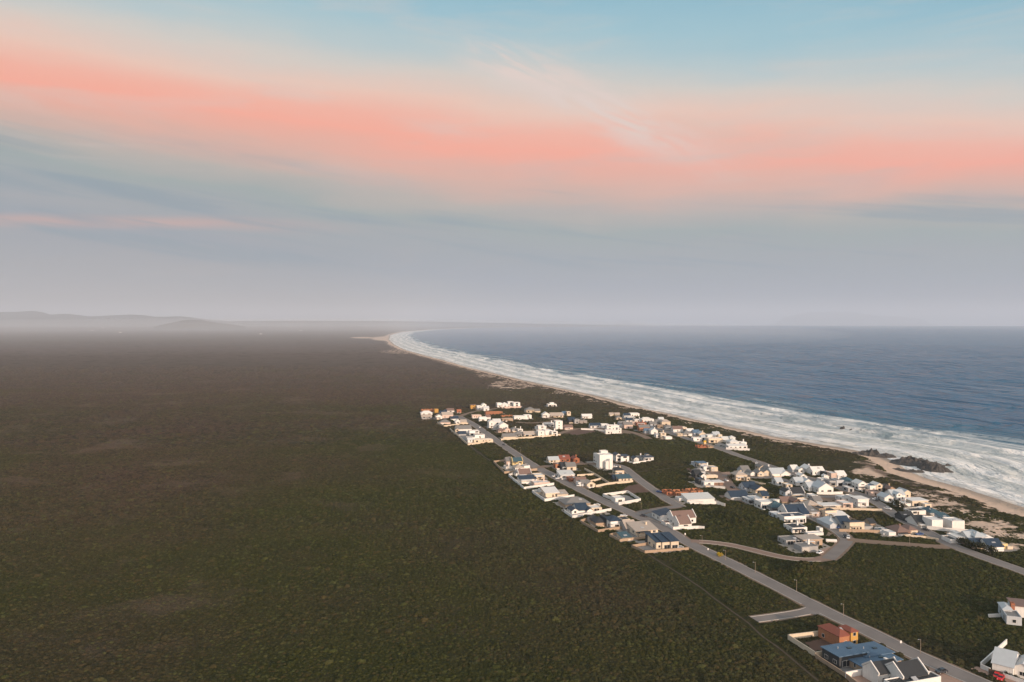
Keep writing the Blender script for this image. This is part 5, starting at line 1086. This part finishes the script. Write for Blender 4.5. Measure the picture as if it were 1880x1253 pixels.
sm = N.new('GeometryNodeSetMaterial'); sm.inputs['Material'].default_value = SHRUB; K.new(setp.outputs[0], sm.inputs[0])
iop = N.new('GeometryNodeInstanceOnPoints'); K.new(gi.outputs[0], iop.inputs['Points']); K.new(sm.outputs[0], iop.inputs['Instance'])
na = N.new('GeometryNodeInputNamedAttribute'); na.data_type = 'FLOAT_VECTOR'; na.inputs['Name'].default_value = 'size'; K.new(na.outputs[0], iop.inputs['Scale'])
nb = N.new('GeometryNodeInputNamedAttribute'); nb.data_type = 'FLOAT'; nb.inputs['Name'].default_value = 'turn'; cx = N.new('ShaderNodeCombineXYZ'); K.new(nb.outputs[0], cx.inputs[2]); K.new(cx.outputs[0], iop.inputs['Rotation'])
K.new(iop.outputs[0], go.inputs[0]); md = shr.modifiers.new('shrubs', 'NODES'); md.node_group = ng

# ------------------------------------------------------------------ sea haze
hb = MB(); hb.box(-95000, 95000, -60000, 80000, -245, 1000)
m = bpy.data.materials.new('haze_air'); m.use_nodes = True; m.node_tree.nodes.clear(); t = NT(m.node_tree)
pv = t.n.new('ShaderNodeVolumePrincipled'); pv.inputs['Color'].default_value = (.68, .755, .87, 1); pv.inputs['Density'].default_value = 5.4e-5; pv.inputs['Anisotropy'].default_value = 0
mo = t.n.new('ShaderNodeOutputMaterial'); t.l.new(pv.outputs[0], mo.inputs['Volume'])
o = hb.build('haze', m); tag(o, kind='stuff'); o['label'] = 'pale sea haze over the plain and the bay'; o['category'] = 'haze'

# a low bank of mist drifting over the far plain: a closed lens of thin vapour
co = []; n_, k_ = 48, 24
for i in range(k_ + 1):
    th = math.pi * i / k_
    for j in range(n_):
        a = 2 * math.pi * j / n_; co.append((5200 * math.sin(th) * math.cos(a) - 2200, 5400 * math.sin(th) * math.sin(a) + 8000, 25 + 135 * math.cos(th)))
q = MB(); q.add(co, [(i * n_ + j, (i + 1) * n_ + j, (i + 1) * n_ + (j + 1) % n_, i * n_ + (j + 1) % n_) for i in range(k_) for j in range(n_)])
m = bpy.data.materials.new('mist_vapour'); m.use_nodes = True; m.node_tree.nodes.clear(); t = NT(m.node_tree)
pv = t.n.new('ShaderNodeVolumePrincipled'); pv.inputs['Color'].default_value = (.76, .80, .87, 1); pv.inputs['Density'].default_value = 7e-5
mo = t.n.new('ShaderNodeOutputMaterial'); t.l.new(pv.outputs[0], mo.inputs['Volume'])
o = q.build('mist', m); tag(o, kind='stuff'); o['label'] = 'low bank of pale mist drifting over the far left plain'; o['category'] = 'mist'
